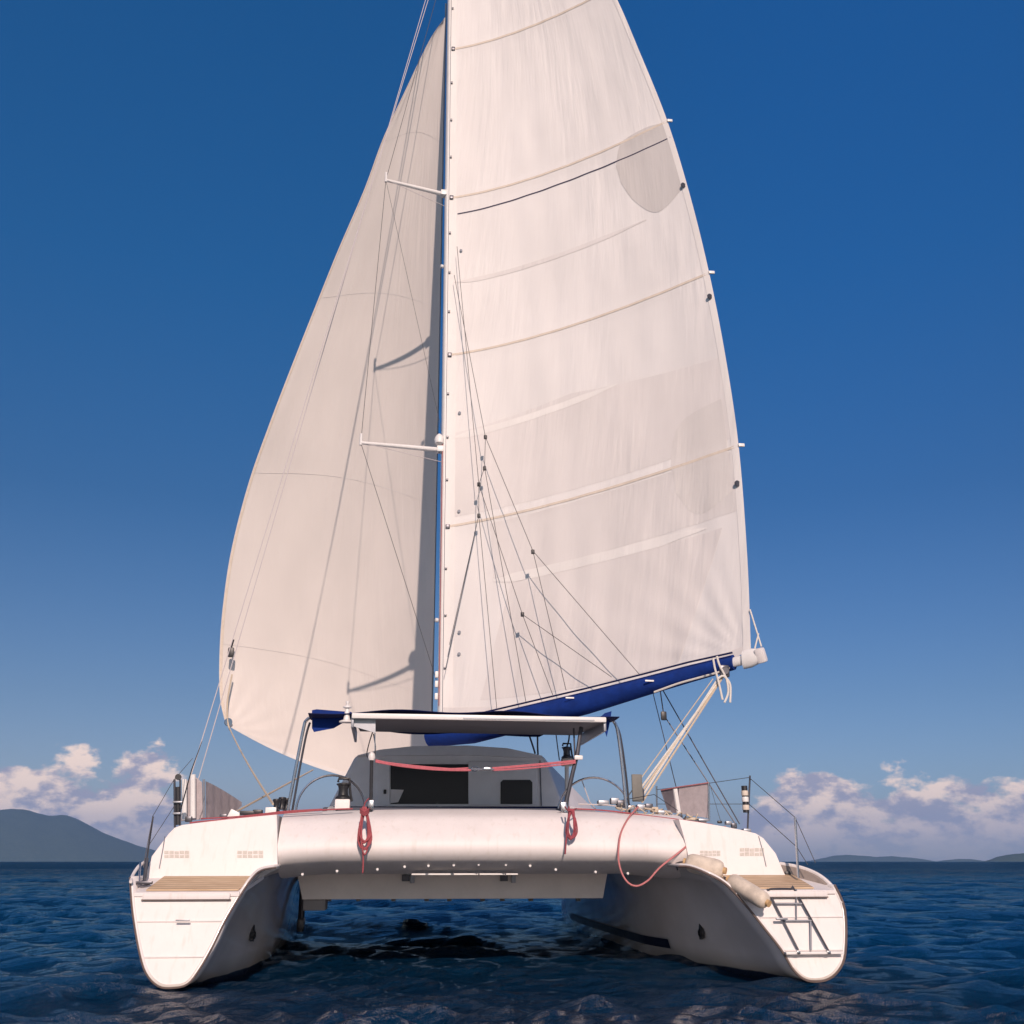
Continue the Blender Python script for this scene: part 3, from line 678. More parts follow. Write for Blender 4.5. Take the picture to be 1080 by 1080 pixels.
m = MB(); m.tube([p + Vector((.03, -.105, 0)) for p in [mastp(v) for v in (745, 400, 60)]], .006, 6); m.build('halyard', WROPE, mast)
tipu, tipl = P(407, 190, 4.8), P(380.5, 467, 4.75)
ru, rl = mastp(206), mastp(475)
for tp_, rt in ((tipu, ru), (tipl, rl)):
    for sg in (-1, 1):
        e = tp_ if sg < 0 else Vector((2 * rt.x - tp_.x, tp_.y, tp_.z))
        mm_ = MB(); ax = (e - rt).normalized(); r0 = rt + ax * .05
        mm_.tube([r0, r0.lerp(e, .5), e], [.042, .036, .026], 10); so = mm_.build('spreader', ALU, mast)
        q = MB(); q.tube([e + Vector((0, 0, -.04)), e + Vector((0, 0, .16))], .022, 8); q.build('spreader_tip', ALU, so)
        q = MB(); q.box(r0 + Vector((sg * .03, -.02, 0)), (.12, .13, .11), bev=.02); q.build('spreader_root', ALU, so)
def wire(name, pts, r=.006, mt=None, par=cat_, n=6): m = MB(); m.tube(pts, r, n); return m.build(name, mt or WIRE, par)
def mir(p, x0): return Vector((2 * x0 - p.x, p.y, p.z))
for sg in (-1, 1):
    f_ = (lambda p: p) if sg < 0 else (lambda p: mir(p, mastp(400).x))
    wire('diamond_stay', [mastp(-60), f_(tipu), f_(tipl), mastp(735)], .005)
    wire('spreader_brace', [f_(tipu) + Vector((0, -.02, 0)), mastp(219)], .005, LWIRE)
    wire('spreader_brace', [f_(tipl) + Vector((0, -.02, 0)), mastp(488)], .005, LWIRE)
    wire('diamond_stay', [f_(tipu), mastp(470)], .0035)
chp = P(188, 862, 4.0)
for d in (0, .07): wire('shroud', [mastp(-70) + Vector((-.06 - d, 0, 0)), chp + Vector((d, .25 * (d > 0), 0))], .007, LWIRE)
chs = P(783, 868, 2.6)
for a, b, y, r_ in (((686, 720), (716, 842), 3.2, .006), ((690, 712), (780, 869), 3.0, .009), ((694, 712), (700, 754), 3.0, .008), ((700, 754), (775, 868), 3.0, .008)):
    wire('shroud' if r_ > .0085 else 'vang_line', [P(*a, y + .4), P(*b, y)], r_, DARKST)
m = MB(); m.box(P(700, 755, 3.0), (.08, .05, .12), bev=.02); m.build('block', BLACK, cat_)
# mast fittings
m = MB(); p = mastp(467) + Vector((-.10, -.08, .02)); m.lathe([(.03, -.10), (.075, -.07), (.085, 0), (.06, .06), (.02, .10)], p, n=14); m.build('deck_light', ALU, mast)
for v in (283, 655): m = MB(); m.lathe([(.02, 0), (.035, .01), (.035, .05), (.01, .06)], mastp(v) + Vector((-.07, -.04, 0)), (-1, -.3, 0), 12); m.build('mast_lamp', ALU, mast)
for v in (712, 722, 735): m = MB(); m.box(mastp(v) + Vector((-.085, -.03, 0)), (.05, .06, .10), bev=.012); m.build('cleat', ALU, mast)

# ---- sails
def sail_surf(rows, camber, fwd, wr=None):
    """rows: (luff point, leech point, camber) from foot to head; returns S(s, t) with s 0 luff .. 1 leech"""
    n = len(rows)
    Lr = catmull([r_[0] for r_ in rows], 16); Kr = catmull([r_[1] for r_ in rows], 16)
    cr = np.interp(np.linspace(0, n - 1, len(Lr)), np.arange(n), [r_[2] for r_ in rows])
    def S(s, t):
        f_ = t * (len(Lr) - 1); i = min(int(f_), len(Lr) - 2); g = f_ - i
        a = Lr[i].lerp(Lr[i + 1], g); b = Kr[i].lerp(Kr[i + 1], g); c = cr[i] + (cr[i + 1] - cr[i]) * g
        ch = b - a; side = Vector((ch.y, -ch.x, 0)).normalized()
        if side.dot(fwd) < 0: side = -side
        sh_ = (s ** .8) * (1 - s) ** 1.05 / .47                  # draft a little ahead of mid-chord
        p = a + ch * s + side * (c * ch.length * sh_)
        if wr: p = p + side * wr(s, t, ch.length)
        return p
    return S
def sheet(name, S, ns, nt, mt, par=cat_, s0=0, s1=1, t0=0, t1=1, off=None, uvk=(1, 1)):
    V, UV = [], []
    for j in range(nt + 1):
        for i in range(ns + 1):
            s_, t_ = s0 + (s1 - s0) * i / ns, t0 + (t1 - t0) * j / nt
            p = S(s_, t_); V.append(p + off if off else p); UV.append((s_ * uvk[0], t_ * uvk[1]))
    Fc = [(j * (ns + 1) + i, j * (ns + 1) + i + 1, (j + 1) * (ns + 1) + i + 1, (j + 1) * (ns + 1) + i) for j in range(nt) for i in range(ns)]
    return add_obj(name, V, Fc, mt, par, True, 180, UV)
VL = {}
rows = []
for lu, lv, ku, kv, ky, cam_ in ((467, 755, 792, 686, 2.05, .075), (467.5, 655, 788, 585, 2.25, .085), (468.5, 558, 779, 470, 2.45, .095), (470, 468, 765, 375, 2.65, .10), (471.5, 378, 748, 288, 2.85, .105),
                               (472.5, 295, 727.5, 205, 3.0, .105), (474, 213, 704, 128, 3.2, .10), (475, 135, 676, 58, 3.35, .095), (476, 57, 645, -12, 3.5, .09), (477, -20, 606, -70, 3.7, .08), (477.5, -88, 560, -112, 4.0, .05)):
    L_ = mastp(lv); L_ = L_ + Vector((.015, -.125, 0)); rows.append((L_, P(ku, kv, ky), cam_))
def wr_main(s, t, c):
    d = .006 * math.sin(60 * s + 6 * t * math.sin(3 * s)) * math.exp(-t * 5)
    r_ = math.hypot((1 - s) * 1.0, t * 3.2); th = math.atan2(t * 3.2, 1 - s)
    d += .010 * math.sin(26 * th) * math.exp(-r_ * 3.2) * min(1, r_ * 8)          # fan of creases from the clew
    d += .006 * math.sin(46 * s + 2.5 * t) * (s * (1 - s) * 4) * (.4 + .6 * math.sin(t * 31) ** 2)
    for tb in TB: d += -.010 * math.exp(-((t - tb) / .006) ** 2)
    d += .030 * abs(math.sin(5 * math.pi * t)) ** .8 * min(1, 6 * s * (1 - s))      # cloth bellies out between battens
    return d * min(1, s * 12) * min(1, (1 - s) * 12 + .15)
def SMf(s, t):
    p = SM(s, t); q = max(0, 1 - t / .06); p.z -= .22 * q * 4 * s * (1 - s); return p
TB = [.2, .4, .6, .8]
SM = sail_surf(rows, 0, Vector((.5, 1, 0)), wr_main)
# t of the battens: luff heights 558, 378, 213, 57
main = sheet('mainsail', SMf, 120, 260, SAIL, uvk=(6, 12))
AFT = Vector((-.004, -.005, 0))
def ribbon(name, S, curve, w, mt, par, k=40, off=AFT):
    """narrow strip that follows the sail along curve(i in 0..1) -> (s, t)"""
    V, UV = [], []
    w0 = w
    for i in range(k + 1):
        w = w0 * (min(1, .15 + 9 * i / k, .15 + 4 * (k - i) / k) if w0 > .005 else 1)
        s_, t_ = curve(i / k); V += [S(s_, t_ - w / 2) + off, S(s_, t_ + w / 2) + off]; UV += [(s_ * 6, (t_ - w / 2) * 12), (s_ * 6, (t_ + w / 2) * 12)]
    return add_obj(name, V, [(2 * i, 2 * i + 2, 2 * i + 3, 2 * i + 1) for i in range(k)], mt, par, True, 180, UV)
for tb in TB:
    o = ribbon('batten_pocket', SM, lambda i, tb=tb: (.015 + .985 * i, tb), .0026, POCK, main, 60)
    m = MB(); p = SM(1, tb); m.box(p + Vector((.035, -.02, 0)), (.09, .03, .05), bev=.008); m.build('batten_end', ALU, o)
    m = MB(); p = SM(.0, tb); m.box(p + Vector((.04, -.02, 0)), (.07, .04, .07), bev=.01); m.build('batten_car', DARKST, o)
for k in range(1, 20):
    if k % 4: m = MB(); p = SM(0, k / 20 + .004); m.box(p + Vector((.02, -.02, 0)), (.035, .03, .035), bev=.006); m.build('luff_slide', DARKST, main)
NAVL = mat('navy_leech_line', (.03, .025, .06), .7)
ribbon('reef_line', SM, lambda i: (.035 + .955 * i, .578 + .003 * math.sin(i * 3)), .0015, NAVL, main, 60)
ribbon('seam_band', SM, lambda i: (.16 + .72 * i, .133 + .002 * i), .0095, BAND, main)
ribbon('seam_band', SM, lambda i: (.02 + .60 * i, .303 + .012 * i), .0075, BAND, main)
ribbon('seam_band', SM, lambda i: (.02 + .8 * i, .491 + .004 * i), .0055, PATCH2, main)
# broad doubled panels of the lower sail
def rnd(poly):
    h = len(poly) // 2; f_ = lambda q: [(p.x, p.y) for p in catmull([Vector((a, b, 0)) for a, b in q], 6)]
    return f_(poly[:h]) + f_(poly[h:])
def patch(name, poly, mt, par=main, S=SMf, off=Vector((-.002, -.0025, 0)), k=40):
    """filled outline in sail coordinates: fan of strips between its first half and its second half"""
    if 'reef' in name: poly = rnd(poly)
    n = len(poly); A_ = poly[:n // 2]; B_ = poly[n // 2:][::-1]; V, UV = [], []
    def along(c, f_): q = f_ * (len(c) - 1); i = min(int(q), len(c) - 2); g = q - i; return (c[i][0] + (c[i + 1][0] - c[i][0]) * g, c[i][1] + (c[i + 1][1] - c[i][1]) * g)
    for j in range(k + 1):
        a = along(A_, j / k); b = along(B_, j / k)
        for i in range(k + 1):
            s_ = a[0] + (b[0] - a[0]) * i / k; t_ = a[1] + (b[1] - a[1]) * i / k; V.append(S(s_, t_) + off); UV.append((s_ * 6, t_ * 12))
    Fc = [(j * (k + 1) + i, j * (k + 1) + i + 1, (j + 1) * (k + 1) + i + 1, (j + 1) * (k + 1) + i) for j in range(k) for i in range(k)]
    return add_obj(name, V, Fc, mt, par, True, 180, UV)
patch('doubled_panel', [(.02, .308), (.45, .322), (.985, .30), (.985, .21), (.45, .21), (.02, .21)], PATCH2)
patch('doubled_panel', [(.15, .195), (.5, .197), (.985, .197), (.985, .142), (.55, .139), (.16, .136)], PATCH2)
patch('doubled_panel', [(.22, .128), (.5, .130), (.93, .131), (.78, .02), (.5, .02), (.12, .02)], PATCH2)
patch('reef_patch', [(.985, .60), (.90, .605), (.79, .60), (.745, .575), (.985, .515), (.87, .505), (.80, .525), (.75, .555)][:4] + [(.75, .552), (.79, .522), (.87, .497), (.985, .512)], PATCH, off=Vector((-.003, -.0045, 0)))
patch('reef_patch', [(.965, .255), (.85, .25), (.80, .235), (.78, .205), (.79, .175), (.83, .155), (.88, .149), (.965, .160)], PATCH3, off=Vector((-.003, -.0045, 0)))
for s_, t_ in ((.985, .513), (.985, .372), (.985, .165)):
    m = MB(); p = SM(s_, t_); m.lathe([(.02, -.008), (.045, -.008), (.045, .008), (.02, .008)], p + Vector((-.01, -.03, 0)), (.3, -1, 0), 14); m.build('reef_ring', DARKST, main)
for s_, t_ in ((.045, .215), (.05, .085), (.05, .065), (.045, .33), (.05, .53)):
    m = MB(); p = SM(s_, t_); m.lathe([(.012, -.005), (.026, -.005), (.026, .008), (.012, .008)], p + Vector((-.01, -.02, 0)), (.3, -1, 0), 12); m.build('grommet', GALU, main)
V = []
lt = sheet('leech_tape', SM, 3, 200, BAND, main, .978, 1.0, 0, 1, Vector((-.004, -.005, 0)), (6, 12))
sheet('luff_tape', SM, 3, 200, BAND, main, .0, .03, 0, 1, Vector((-.003, -.004, 0)), (6, 12))
sheet('foot_tape', SMf, 80, 2, PATCH2, main, .0, .99, 0, .012, Vector((-.004, -.005, 0)), (6, 12))

# genoa on the forestay
tack = Vector((-.10, 11.2, 2.55)); head = P(469.5, 18, 5.45)
gl = [(238, 764, 6.0), (232, 735, 5.95), (231.5, 690, 5.9), (235, 640, 5.85), (244, 580, 5.8), (262, 510, 5.75), (283, 450, 5.7), (306, 390, 5.65), (333, 322, 5.6), (356, 265, 5.55), (384, 200, 5.5), (404, 146, 5.5), (428.5, 93, 5.45), (452.6, 43, 5.45), (468, 20, 5.4)]
ly = [10.2, 10.25, 10.25, 10.1, 9.85, 9.5, 9.1, 8.7, 8.2, 7.7, 7.1, 6.6, 6.1, 5.65, 5.42]
gl = [(a[0], a[1], y) for a, y in zip(gl, ly)]
zs = [P(*q).z for q in gl]; rows = []
for q, z in zip(gl, zs):
    t = (z - zs[0]) / (zs[-1] - zs[0]); L_ = tack.lerp(head, max(0, t)); rows.append((L_, P(*q), (.20 - .05 * t)))
def wr_gen(s, t, c):
    d = .012 * math.sin(34 * s + 5 * t) * math.exp(-((1 - s) * 7) ** 1.2) * min(1, (1 - s) * 30)
    r_ = math.hypot((1 - s), (t - .0) * 2.5); th = math.atan2(t * 2.5, (1 - s) + 1e-6)
    d += .012 * math.sin(24 * th) * math.exp(-r_ * 4) * min(1, r_ * 8)
    return d * min(1, s * 10)
SG = sail_surf(rows, 0, Vector((-.8, .5, 0)), wr_gen)
def SGf(s, t):                                # foot roach: the lowest rows hang below the tack-clew line
    p = SG(s, t); q = max(0, 1 - t / .12); p.z -= .22 * q * q * (4 * s * (1 - s)) ; return p
gen = sheet('genoa', SGf, 110, 220, JIB, uvk=(6, 11))
def gcurve(t0): return lambda i: (.0 + i, t0 + .02 * math.sin(i * 3.14))
for t0 in (.16, .37, .58, .78): ribbon('seam', SGf, gcurve(t0), .0005, PATCH2, gen, 60, Vector((.006, -.008, 0)))
sheet('leech_tape', SGf, 2, 160, POCK, gen, .988, 1.0, 0, 1, Vector((.01, -.01, 0)), (6, 11))
sheet('foot_tape', SGf, 80, 2, PATCH2, gen, .0, 1, 0, .010, Vector((.006, -.012, 0)), (6, 11))
wire('forestay', [tack, head + Vector((.01, .0, .35))], .02, GALU)
cl = P(238, 765, 10.2)
m = MB(); m.lathe([(.03, -.012), (.08, -.012), (.08, .012), (.03, .012)], cl + Vector((.05, -.03, .06)), (.6, -1, 0), 16); m.build('clew_ring', STEEL, gen)
m = MB(); m.tube(catmull([cl + Vector((.04, -.05, 1.0)), cl + Vector((.0, -.05, .5)), cl + Vector((.03, -.04, .1)), cl + Vector((.10, -.05, -.1))], 6), .018, 6); m.build('leech_cord', TROPE, gen)
m = MB(); p = P(243.5, 688, 10.0); m.box(p, (.12, .07, .2), bev=.03); m.tube([p + Vector((0, 0, .1)), p + Vector((.03, 0, .26))], .02, 6); m.build('leech_block', BLACK, gen)
wire('tell_tale', [P(278, 618, 10.6), P(266, 684, 10.5)], .006, WIRE, gen)

# ---- boom, sail cover, lazy jacks, mainsheet
g0 = P(462, 778, 5.02); be = P(784, 696, 2.08)
ax = (be - g0).normalized(); up = Vector((0, 0, 1)); side_ = ax.cross(up).normalized()
def oval(p, a, b, n=18): return [p + side_ * (a * math.cos(2 * math.pi * k / n)) + up * (b * math.sin(2 * math.pi * k / n)) for k in range(n)]
m = MB(); m.loft([oval(g0, .045, .06), oval(be, .045, .065)]); boom = m.build('boom', ALU, cat_)
m = MB(); e0 = be + ax * .0; m.loft([oval(e0, .075, .12), oval(e0 + ax * .10, .075, .125), oval(e0 + ax * .2, .065, .10)]); m.build('boom_end', ALU, boom)
m = MB(); m.box(be + ax * .24, (.14, .12, .19), Vector((0, 1, 0)).rotation_difference(ax).to_matrix(), bev=.03); m.build('end_cap', GEL, boom)
# sail cover: canvas trough, deep at the mast, tapering aft
cov_t = [(455, 768), (500, 757), (560, 743), (620, 729), (680, 714), (730, 701), (776, 691)]
cov_b = [(455, 788), (500, 784), (560, 769), (620, 753), (680, 734), (730, 719), (772, 706)]
def by(u, v=740):                             # distance ahead of the sterns at which the boom is seen at u
    lo, hi = 1.5, 5.6
    for _ in range(30):
        y = (lo + hi) / 2; bx = g0.x + (y - g0.y) / (be.y - g0.y) * (be.x - g0.x)
        if P(u, v, y).x < bx: lo = y
        else: hi = y
    return y
rings = []
for k in range(25):
    f_ = k / 24 * (len(cov_t) - 1); i = min(int(f_), len(cov_t) - 2); g = f_ - i
    y = by(cov_t[i][0] + (cov_t[i + 1][0] - cov_t[i][0]) * g)
    a = P(cov_t[i][0] + (cov_t[i + 1][0] - cov_t[i][0]) * g, cov_t[i][1] + (cov_t[i + 1][1] - cov_t[i][1]) * g, y)
    b = P(cov_b[i][0] + (cov_b[i + 1][0] - cov_b[i][0]) * g, cov_b[i][1] + (cov_b[i + 1][1] - cov_b[i][1]) * g, y)
    w = .19 - .08 * k / 24; c = (a + b) / 2; h = max(.085, (a - b).length / 2); ring = []
    for q in range(22):
        A_ = 2 * math.pi * q / 22; wob = 1 + .05 * math.sin(3 * A_ + k * .9) + .03 * math.sin(k * 2.1)
        ring.append(c + side_ * (w * math.cos(A_) * wob * (1 if math.sin(A_) < .3 else .75)) + up * (h * math.sin(A_)))
    rings.append(ring)
m = MB(); m.loft(rings); cov = m.build('sail_cover', BLUE, cat_, angle=80)
m = MB(); m.tube([P(u, v - 1, by(u)) + Vector((-.08, -.10, 0)) for u, v in cov_t], .013, 6); m.build('cover_bolt_rope', NAVY, cov)
for u, v in ((601, 736), (685, 718)):
    yy = by(u) + .12; m = MB(); m.box(P(u, v, yy - .30), (.12, .012, .022), bev=.003); m.build('reflective_tab', ALU, cov)
rope_b = MB(); rope_b.tube(catmull([P(u, v, by(u) - .12) for u, v in ((690, 730), (715, 721), (740, 714), (765, 707))], 5), .014, 6); rope_b.build('lacing', WROPE, cov)
def bp(u, f_=0):                              # depth just aft of the sail above boom position u
    return 5.05 - 3.0 * (u - 466) / 324
jack = [((479, 290), (512, 461), .9), ((512, 461), (562, 581), .45), ((562, 581), (675, 712), .2), ((562, 581), (597, 728), .25), ((512, 461), (511, 493), .6), ((511, 493), (555, 742), .3), ((511, 493), (505, 511), .5),
        ((482, 260), (505, 511), 1.0), ((505, 511), (505, 543), .5), ((505, 543), (470, 705), .2), ((505, 543), (474, 680), .3), ((505, 543), (524, 748), .3), ((505, 511), (551, 648), .3), ((551, 648), (583, 733), .25), ((551, 648), (645, 714), .3), ((407, 194), (407, 194), 0)]
for a, b, lift in jack[:-1]:
    pa, pb = P(*a, bp(a[0]) - .15), P(*b, bp(b[0]) - .22); wire('lazy_jack', [pa, pb], .005)
for u, v in ((512, 461), (511, 494), (505, 511), (505, 544), (562, 582), (551, 648)):
    m = MB(); m.box(P(u, v, bp(u) - .17), (.055, .03, .075), bev=.015); m.build('jack_block', BLACK, cat_)
for a, b in (((483, 300), (530, 735)), ((497, 370), (545, 640))): pass
ks = P(768, 716, 2.1); deckb = [P(668 + 3 * k, 842 + 1.5 * k, 2.05) for k in range(4)]
SHB = [(766, 708), (763, 712), (757, 716), (769, 704)]
for k in range(4): wire('mainsheet', [P(*SHB[k], 2.0) + Vector((0, 0, -.0)), deckb[k]], .013, TROPE if k % 2 else WROPE)
wire('mainsheet', [P(752, 716, 2.0), P(660, 843, 2.0)], .007, TROPE)
for p in (P(764, 708, 2.0), P(674, 838, 2.05)):
    m = MB(); m.box(p, (.13, .07, .16), bev=.03); m.lathe([(.045, -.05), (.055, -.04), (.055, .04), (.045, .05)], p, (0, 1, 0), 14); m.build('sheet_block', DARKST, cat_)
for pts in ([(752, 694), (754, 705), (758, 720), (762, 738)], [(756, 692), (759, 702), (766, 716), (768, 730), (764, 741)], [(757, 716), (763, 713), (770, 722), (770, 741)]):
    m = MB(); m.tube(catmull([P(u, v, 1.95) for u, v in pts], 5), .014, 6); m.build('tie_strap', WROPE, boom)
wire('outhaul', [P(791, 643, 2.1), P(803, 682, 1.95)], .011, WROPE); wire('outhaul', [P(800, 668, 1.98), P(796, 684, 1.98)], .010, WROPE)

# ---- bimini: rigid panel on blue canvas, tube frame
za = P(372, 757, 1.0).z
x0, x1 = P(372, 757, 1.0).x, P(638, 762, 1.0).x
bim = empty('bimini', (0, 0, 0)); bim.parent = cat_
tube_r = .019
bm_ = MB(); bm_.tube(catmull([P(303, 857, 1.6), P(312, 810, 1.6), P(320, 769, 1.6), P(323, 760, 1.6), P(331, 756, 1.6), P(345, 758, 1.6)], 6) + [P(480, 757, 1.6)] + catmull([P(622, 762, 1.6), P(640, 758, 1.6), P(648, 762, 1.6), P(652, 775, 1.6), P(657, 815, 1.6), P(661, 858, 1.6)], 6), tube_r, 10)
bm_.build('frame', STEEL, bim)
for q in ([(308, 857), (316, 811), (323, 775), (327, 762)], [(664, 857), (660, 815), (654, 775), (648, 762)]):
    bm_ = MB(); bm_.tube(catmull([P(*k, 1.72) for k in q], 5), .013, 8); bm_.build('frame_tube', DARKST, bim)
zr = za + .015
pan = MB(); pan.prism([Vector((x0, 1.0, za)), Vector((x1, 1.0, za - .01)), Vector((x1 - .05, 2.5, za + .02)), Vector((x0 + .05, 2.5, za + .03))], (0, 0, .035))
po = pan.build('roof_panel', mat('panel_underside', (.12, .12, .135), .6, var=.2), bim, smooth=False)
rm = MB(); rm.box(((x0 + x1) / 2, .985, za + .02), (x1 - x0 + .02, .05, .058), bev=.012); rm.build('panel_rim', ALU, po)
rm = MB(); rm.box(((x0 + x1) / 2 + .55, .955, za + .01), (1.5, .012, .012)); rm.build('drip_rail', GALU, po)
for xx in (x0, x1): rm = MB(); rm.box((xx, 1.75, za - .04), (.03, 1.5, .13), bev=.006); rm.build('side_board', GALU, po)
slab('fascia', [(373, 758), (396, 758), (396, 773), (373, 766)], 1.06, .02, GALU, po)
# canvas with sag, drooping edges
def canvas():
    nx, ny = 44, 26; V = []
    xl, xr = P(329, 760, 1.9).x, P(641, 760, 1.9).x
    for j in range(ny + 1):
        f_ = j / ny; y = 1.25 + 2.6 * f_
        for i in range(nx + 1):
            g = i / nx; x = xl + (xr - xl) * g; zc = za + .10 + .26 * f_ ** 1.2 - .02
            zc += .05 * math.sin(math.pi * g) - .03 * abs(math.sin(math.pi * 3 * f_)) - .018 * math.sin(g * 17 + f_ * 5)
            V.append(Vector((x, y, zc)))
    Fc = [(j * (nx + 1) + i, j * (nx + 1) + i + 1, (j + 1) * (nx + 1) + i + 1, (j + 1) * (nx + 1) + i) for j in range(ny) for i in range(nx)]
    o = add_obj('canopy', V, Fc, NAVY, bim, True, 180); q = o.modifiers.new('cloth', 'SOLIDIFY'); q.thickness = .008
    return o
can = canvas()
def cloth_poly(name, px, ys, mt, par, th=.01):
    m = MB(); m.prism([P(u, v, y) for (u, v), y in zip(px, ys)], (0, th, 0)); return m.build(name, mt, par, smooth=False)
cloth_poly('side_flap', [(329, 749), (334, 748), (371, 751), (371, 757), (352, 768), (331, 772), (329, 768)], [1.5] * 7, BLUE, can)
cloth_poly('side_flap', [(624, 764), (638, 752), (645, 750), (644, 758), (640, 777), (638, 771)], [1.5] * 6, BLUE, can)
V = []                                        # valance sagging under the middle of the canopy
for i in range(31):
    g = i / 30; u = 398 + 205 * g; v0_, v1_ = 765, 769 + 5 * math.sin(math.pi * g) ** .6 + 2 * math.sin(g * 9) + (3 if .6 < g < .85 else 0)
    V += [P(u, v0_, 3.2), P(u, v1_, 3.2 + .1 * math.sin(g * 12))]
add_obj('valance', V, [(2 * i, 2 * i + 2, 2 * i + 3, 2 * i + 1) for i in range(30)], NAVY, can, True, 180)
m = MB(); m.lathe([(.085, 0), (.085, .015), (.04, .03), (.032, .07), (.026, .13), (.018, .16), (.045, .165), (.045, .18), (.03, .19), (.012, .20), (.02, .22), (.02, .24)], P(365.5, 762, 1.3), n=20); m.build('anchor_light', ALU, bim)

# inner posts, struts and ropes of the bimini
def post(pts, r, mt, name='post'): m = MB(); m.tube(pts, r, 10); return m.build(name, mt, bim)
pp = post([P(391, 857, 1.2), P(392, 800, 1.2)], .020, BLACK)
m = MB(); m.box(P(391.5, 849, 1.2), (.06, .06, .10), bev=.012); m.build('post_foot', STEEL, pp)
m = MB(); m.lathe([(.03, -.03), (.042, 0), (.036, .04), (.014, .06)], P(392, 799, 1.2), n=14); m.build('post_cap', ALU, pp)
post([P(395.5, 768, 1.2), P(395.5, 797, 1.2)], .006, STEEL, 'strut'); 
m = MB(); m.tube(catmull([P(393, 772, 1.25), P(389, 785, 1.25), P(387, 797, 1.25), P(393, 801, 1.2), P(396, 790, 1.2), P(394, 774, 1.25)], 6), .007, 6); m.build('lashing', BLACK, bim)
pp = post([P(594.5, 858, 1.2), P(604, 815, 1.2), P(609, 795, 1.2), P(613, 767, 1.25)], .024, DARKST)
m = MB(); m.box(P(595, 853, 1.18), (.07, .06, .14), Matrix.Rotation(R(-12), 3, 'Y'), bev=.012); m.build('post_foot', STEEL, pp)
m = MB(); m.box(P(610, 799, 1.16), (.10, .05, .05), bev=.015); m.build('post_cap', ALU, pp)
post([P(605, 768, 1.3), P(606.5, 800, 1.25)], .010, DARKST, 'strut')
for a, b, c_, r_ in (((558, 775), (562, 787), (564.5, 795), .013), ((567, 775), (567, 788), (567.5, 796), .013), ((586.5, 775), (588, 787), (590, 802), .008), ((600.5, 769), (600, 780), (597, 790), .012)):
    post(catmull([P(*a, 4.0), P(*b, 4.0), P(*c_, 4.0)], 4), r_, DARKST, 'strut')

# ---- winches, wheels, deck gear
def winch(u, v, y, s=1.0, white=True):
    w = empty('winch', P(u, v, y)); w.parent = cat_
    m = MB(); m.box((0, 0, .05 * s), (.15 * s, .15 * s, .10 * s), bev=.02); m.build('pedestal', GEL if white else POCK, w)
    m = MB(); m.lathe([(.075 * s, .10 * s), (.075 * s, .12 * s), (.05 * s, .14 * s), (.045 * s, .19 * s), (.055 * s, .23 * s), (.07 * s, .24 * s), (.07 * s, .25 * s), (.03 * s, .26 * s)], (0, 0, 0), n=22); m.build('drum', BLACK if white else DARKST, w)
    m = MB(); m.tube([(-.055 * s, 0, .265 * s), (-.05 * s, 0, .30 * s), (.055 * s, 0, .30 * s), (.07 * s, 0, .16 * s), (.09 * s, 0, .08 * s)], .013 * s, 8); m.build('handle', BLACK, w)
    return w
winch(361, 854, 1.7, 1.15); winch(598, 808, 3.4, 1.0, False)
m = MB(); m.tube([P(598, 812, 3.4) + Vector((0, 0, .1)), P(598, 856, 3.4)], .03, 10); m.build('winch_post', ALU, cat_)
def wheel(u, v, y, r, tilt=0):
    w = empty('steering_wheel', P(u, v, y)); w.parent = cat_; w.rotation_euler = (0, 0, tilt)
    m = MB(); m.tube([(r * math.cos(2 * math.pi * k / 48), 0, r * math.sin(2 * math.pi * k / 48)) for k in range(48)], .013, 8, closed=True); m.build('rim', STEEL, w)
    for k in range(5):
        a = 2 * math.pi * k / 5 + R(126); m = MB(); m.tube([(.03 * math.cos(a), 0, .03 * math.sin(a)), (r * math.cos(a), 0, r * math.sin(a))], .007, 6)
        if math.sin(a) < .2: m.build('spoke', STEEL, w)
    m = MB(); m.lathe([(.0, -.04), (.05, -.04), (.05, .04), (.0, .04)], (0, 0, 0), (0, 1, 0), 16); m.build('hub', STEEL, w)
wheel(349, 855, 2.1, .405, R(8)); wheel(627, 860, 2.2, .45, R(-8))
# gear along the after edge of the deck
def small(name, u, v, y, d, mt, par=cat_, bev=.012, rot=None): m = MB(); m.box(P(u, v, y), d, rot, bev=bev); return m.build(name, mt, par)
for k, (u, v) in enumerate(((291, 850), (297, 848), (302, 849))):
    m = MB(); m.lathe([(.045, 0), (.03, .03), (.03, .09), (.045, .12), (.04, .135), (.0, .14)], P(u, v + 6, 1.5 + .12 * k), n=14); m.build('rope_clutch', BLACK, cat_)
small('cam_cleat', 286, 856, 1.5, (.12, .12, .09), ALU); small('fairlead', 247, 860, 1.5, (.12, .08, .10), ALU, rot=Matrix.Rotation(R(25), 3, 'Y'))
small('rope_clutch', 262, 857.5, 1.5, (.18, .12, .045), BLACK); small('rope_clutch', 272, 856.5, 1.5, (.10, .12, .05), BLACK); small('fairlead', 236, 861, 1.5, (.08, .08, .05), DARKST)
small('cleat', 199, 864, 1.35, (.07, .07, .06), DARKST)
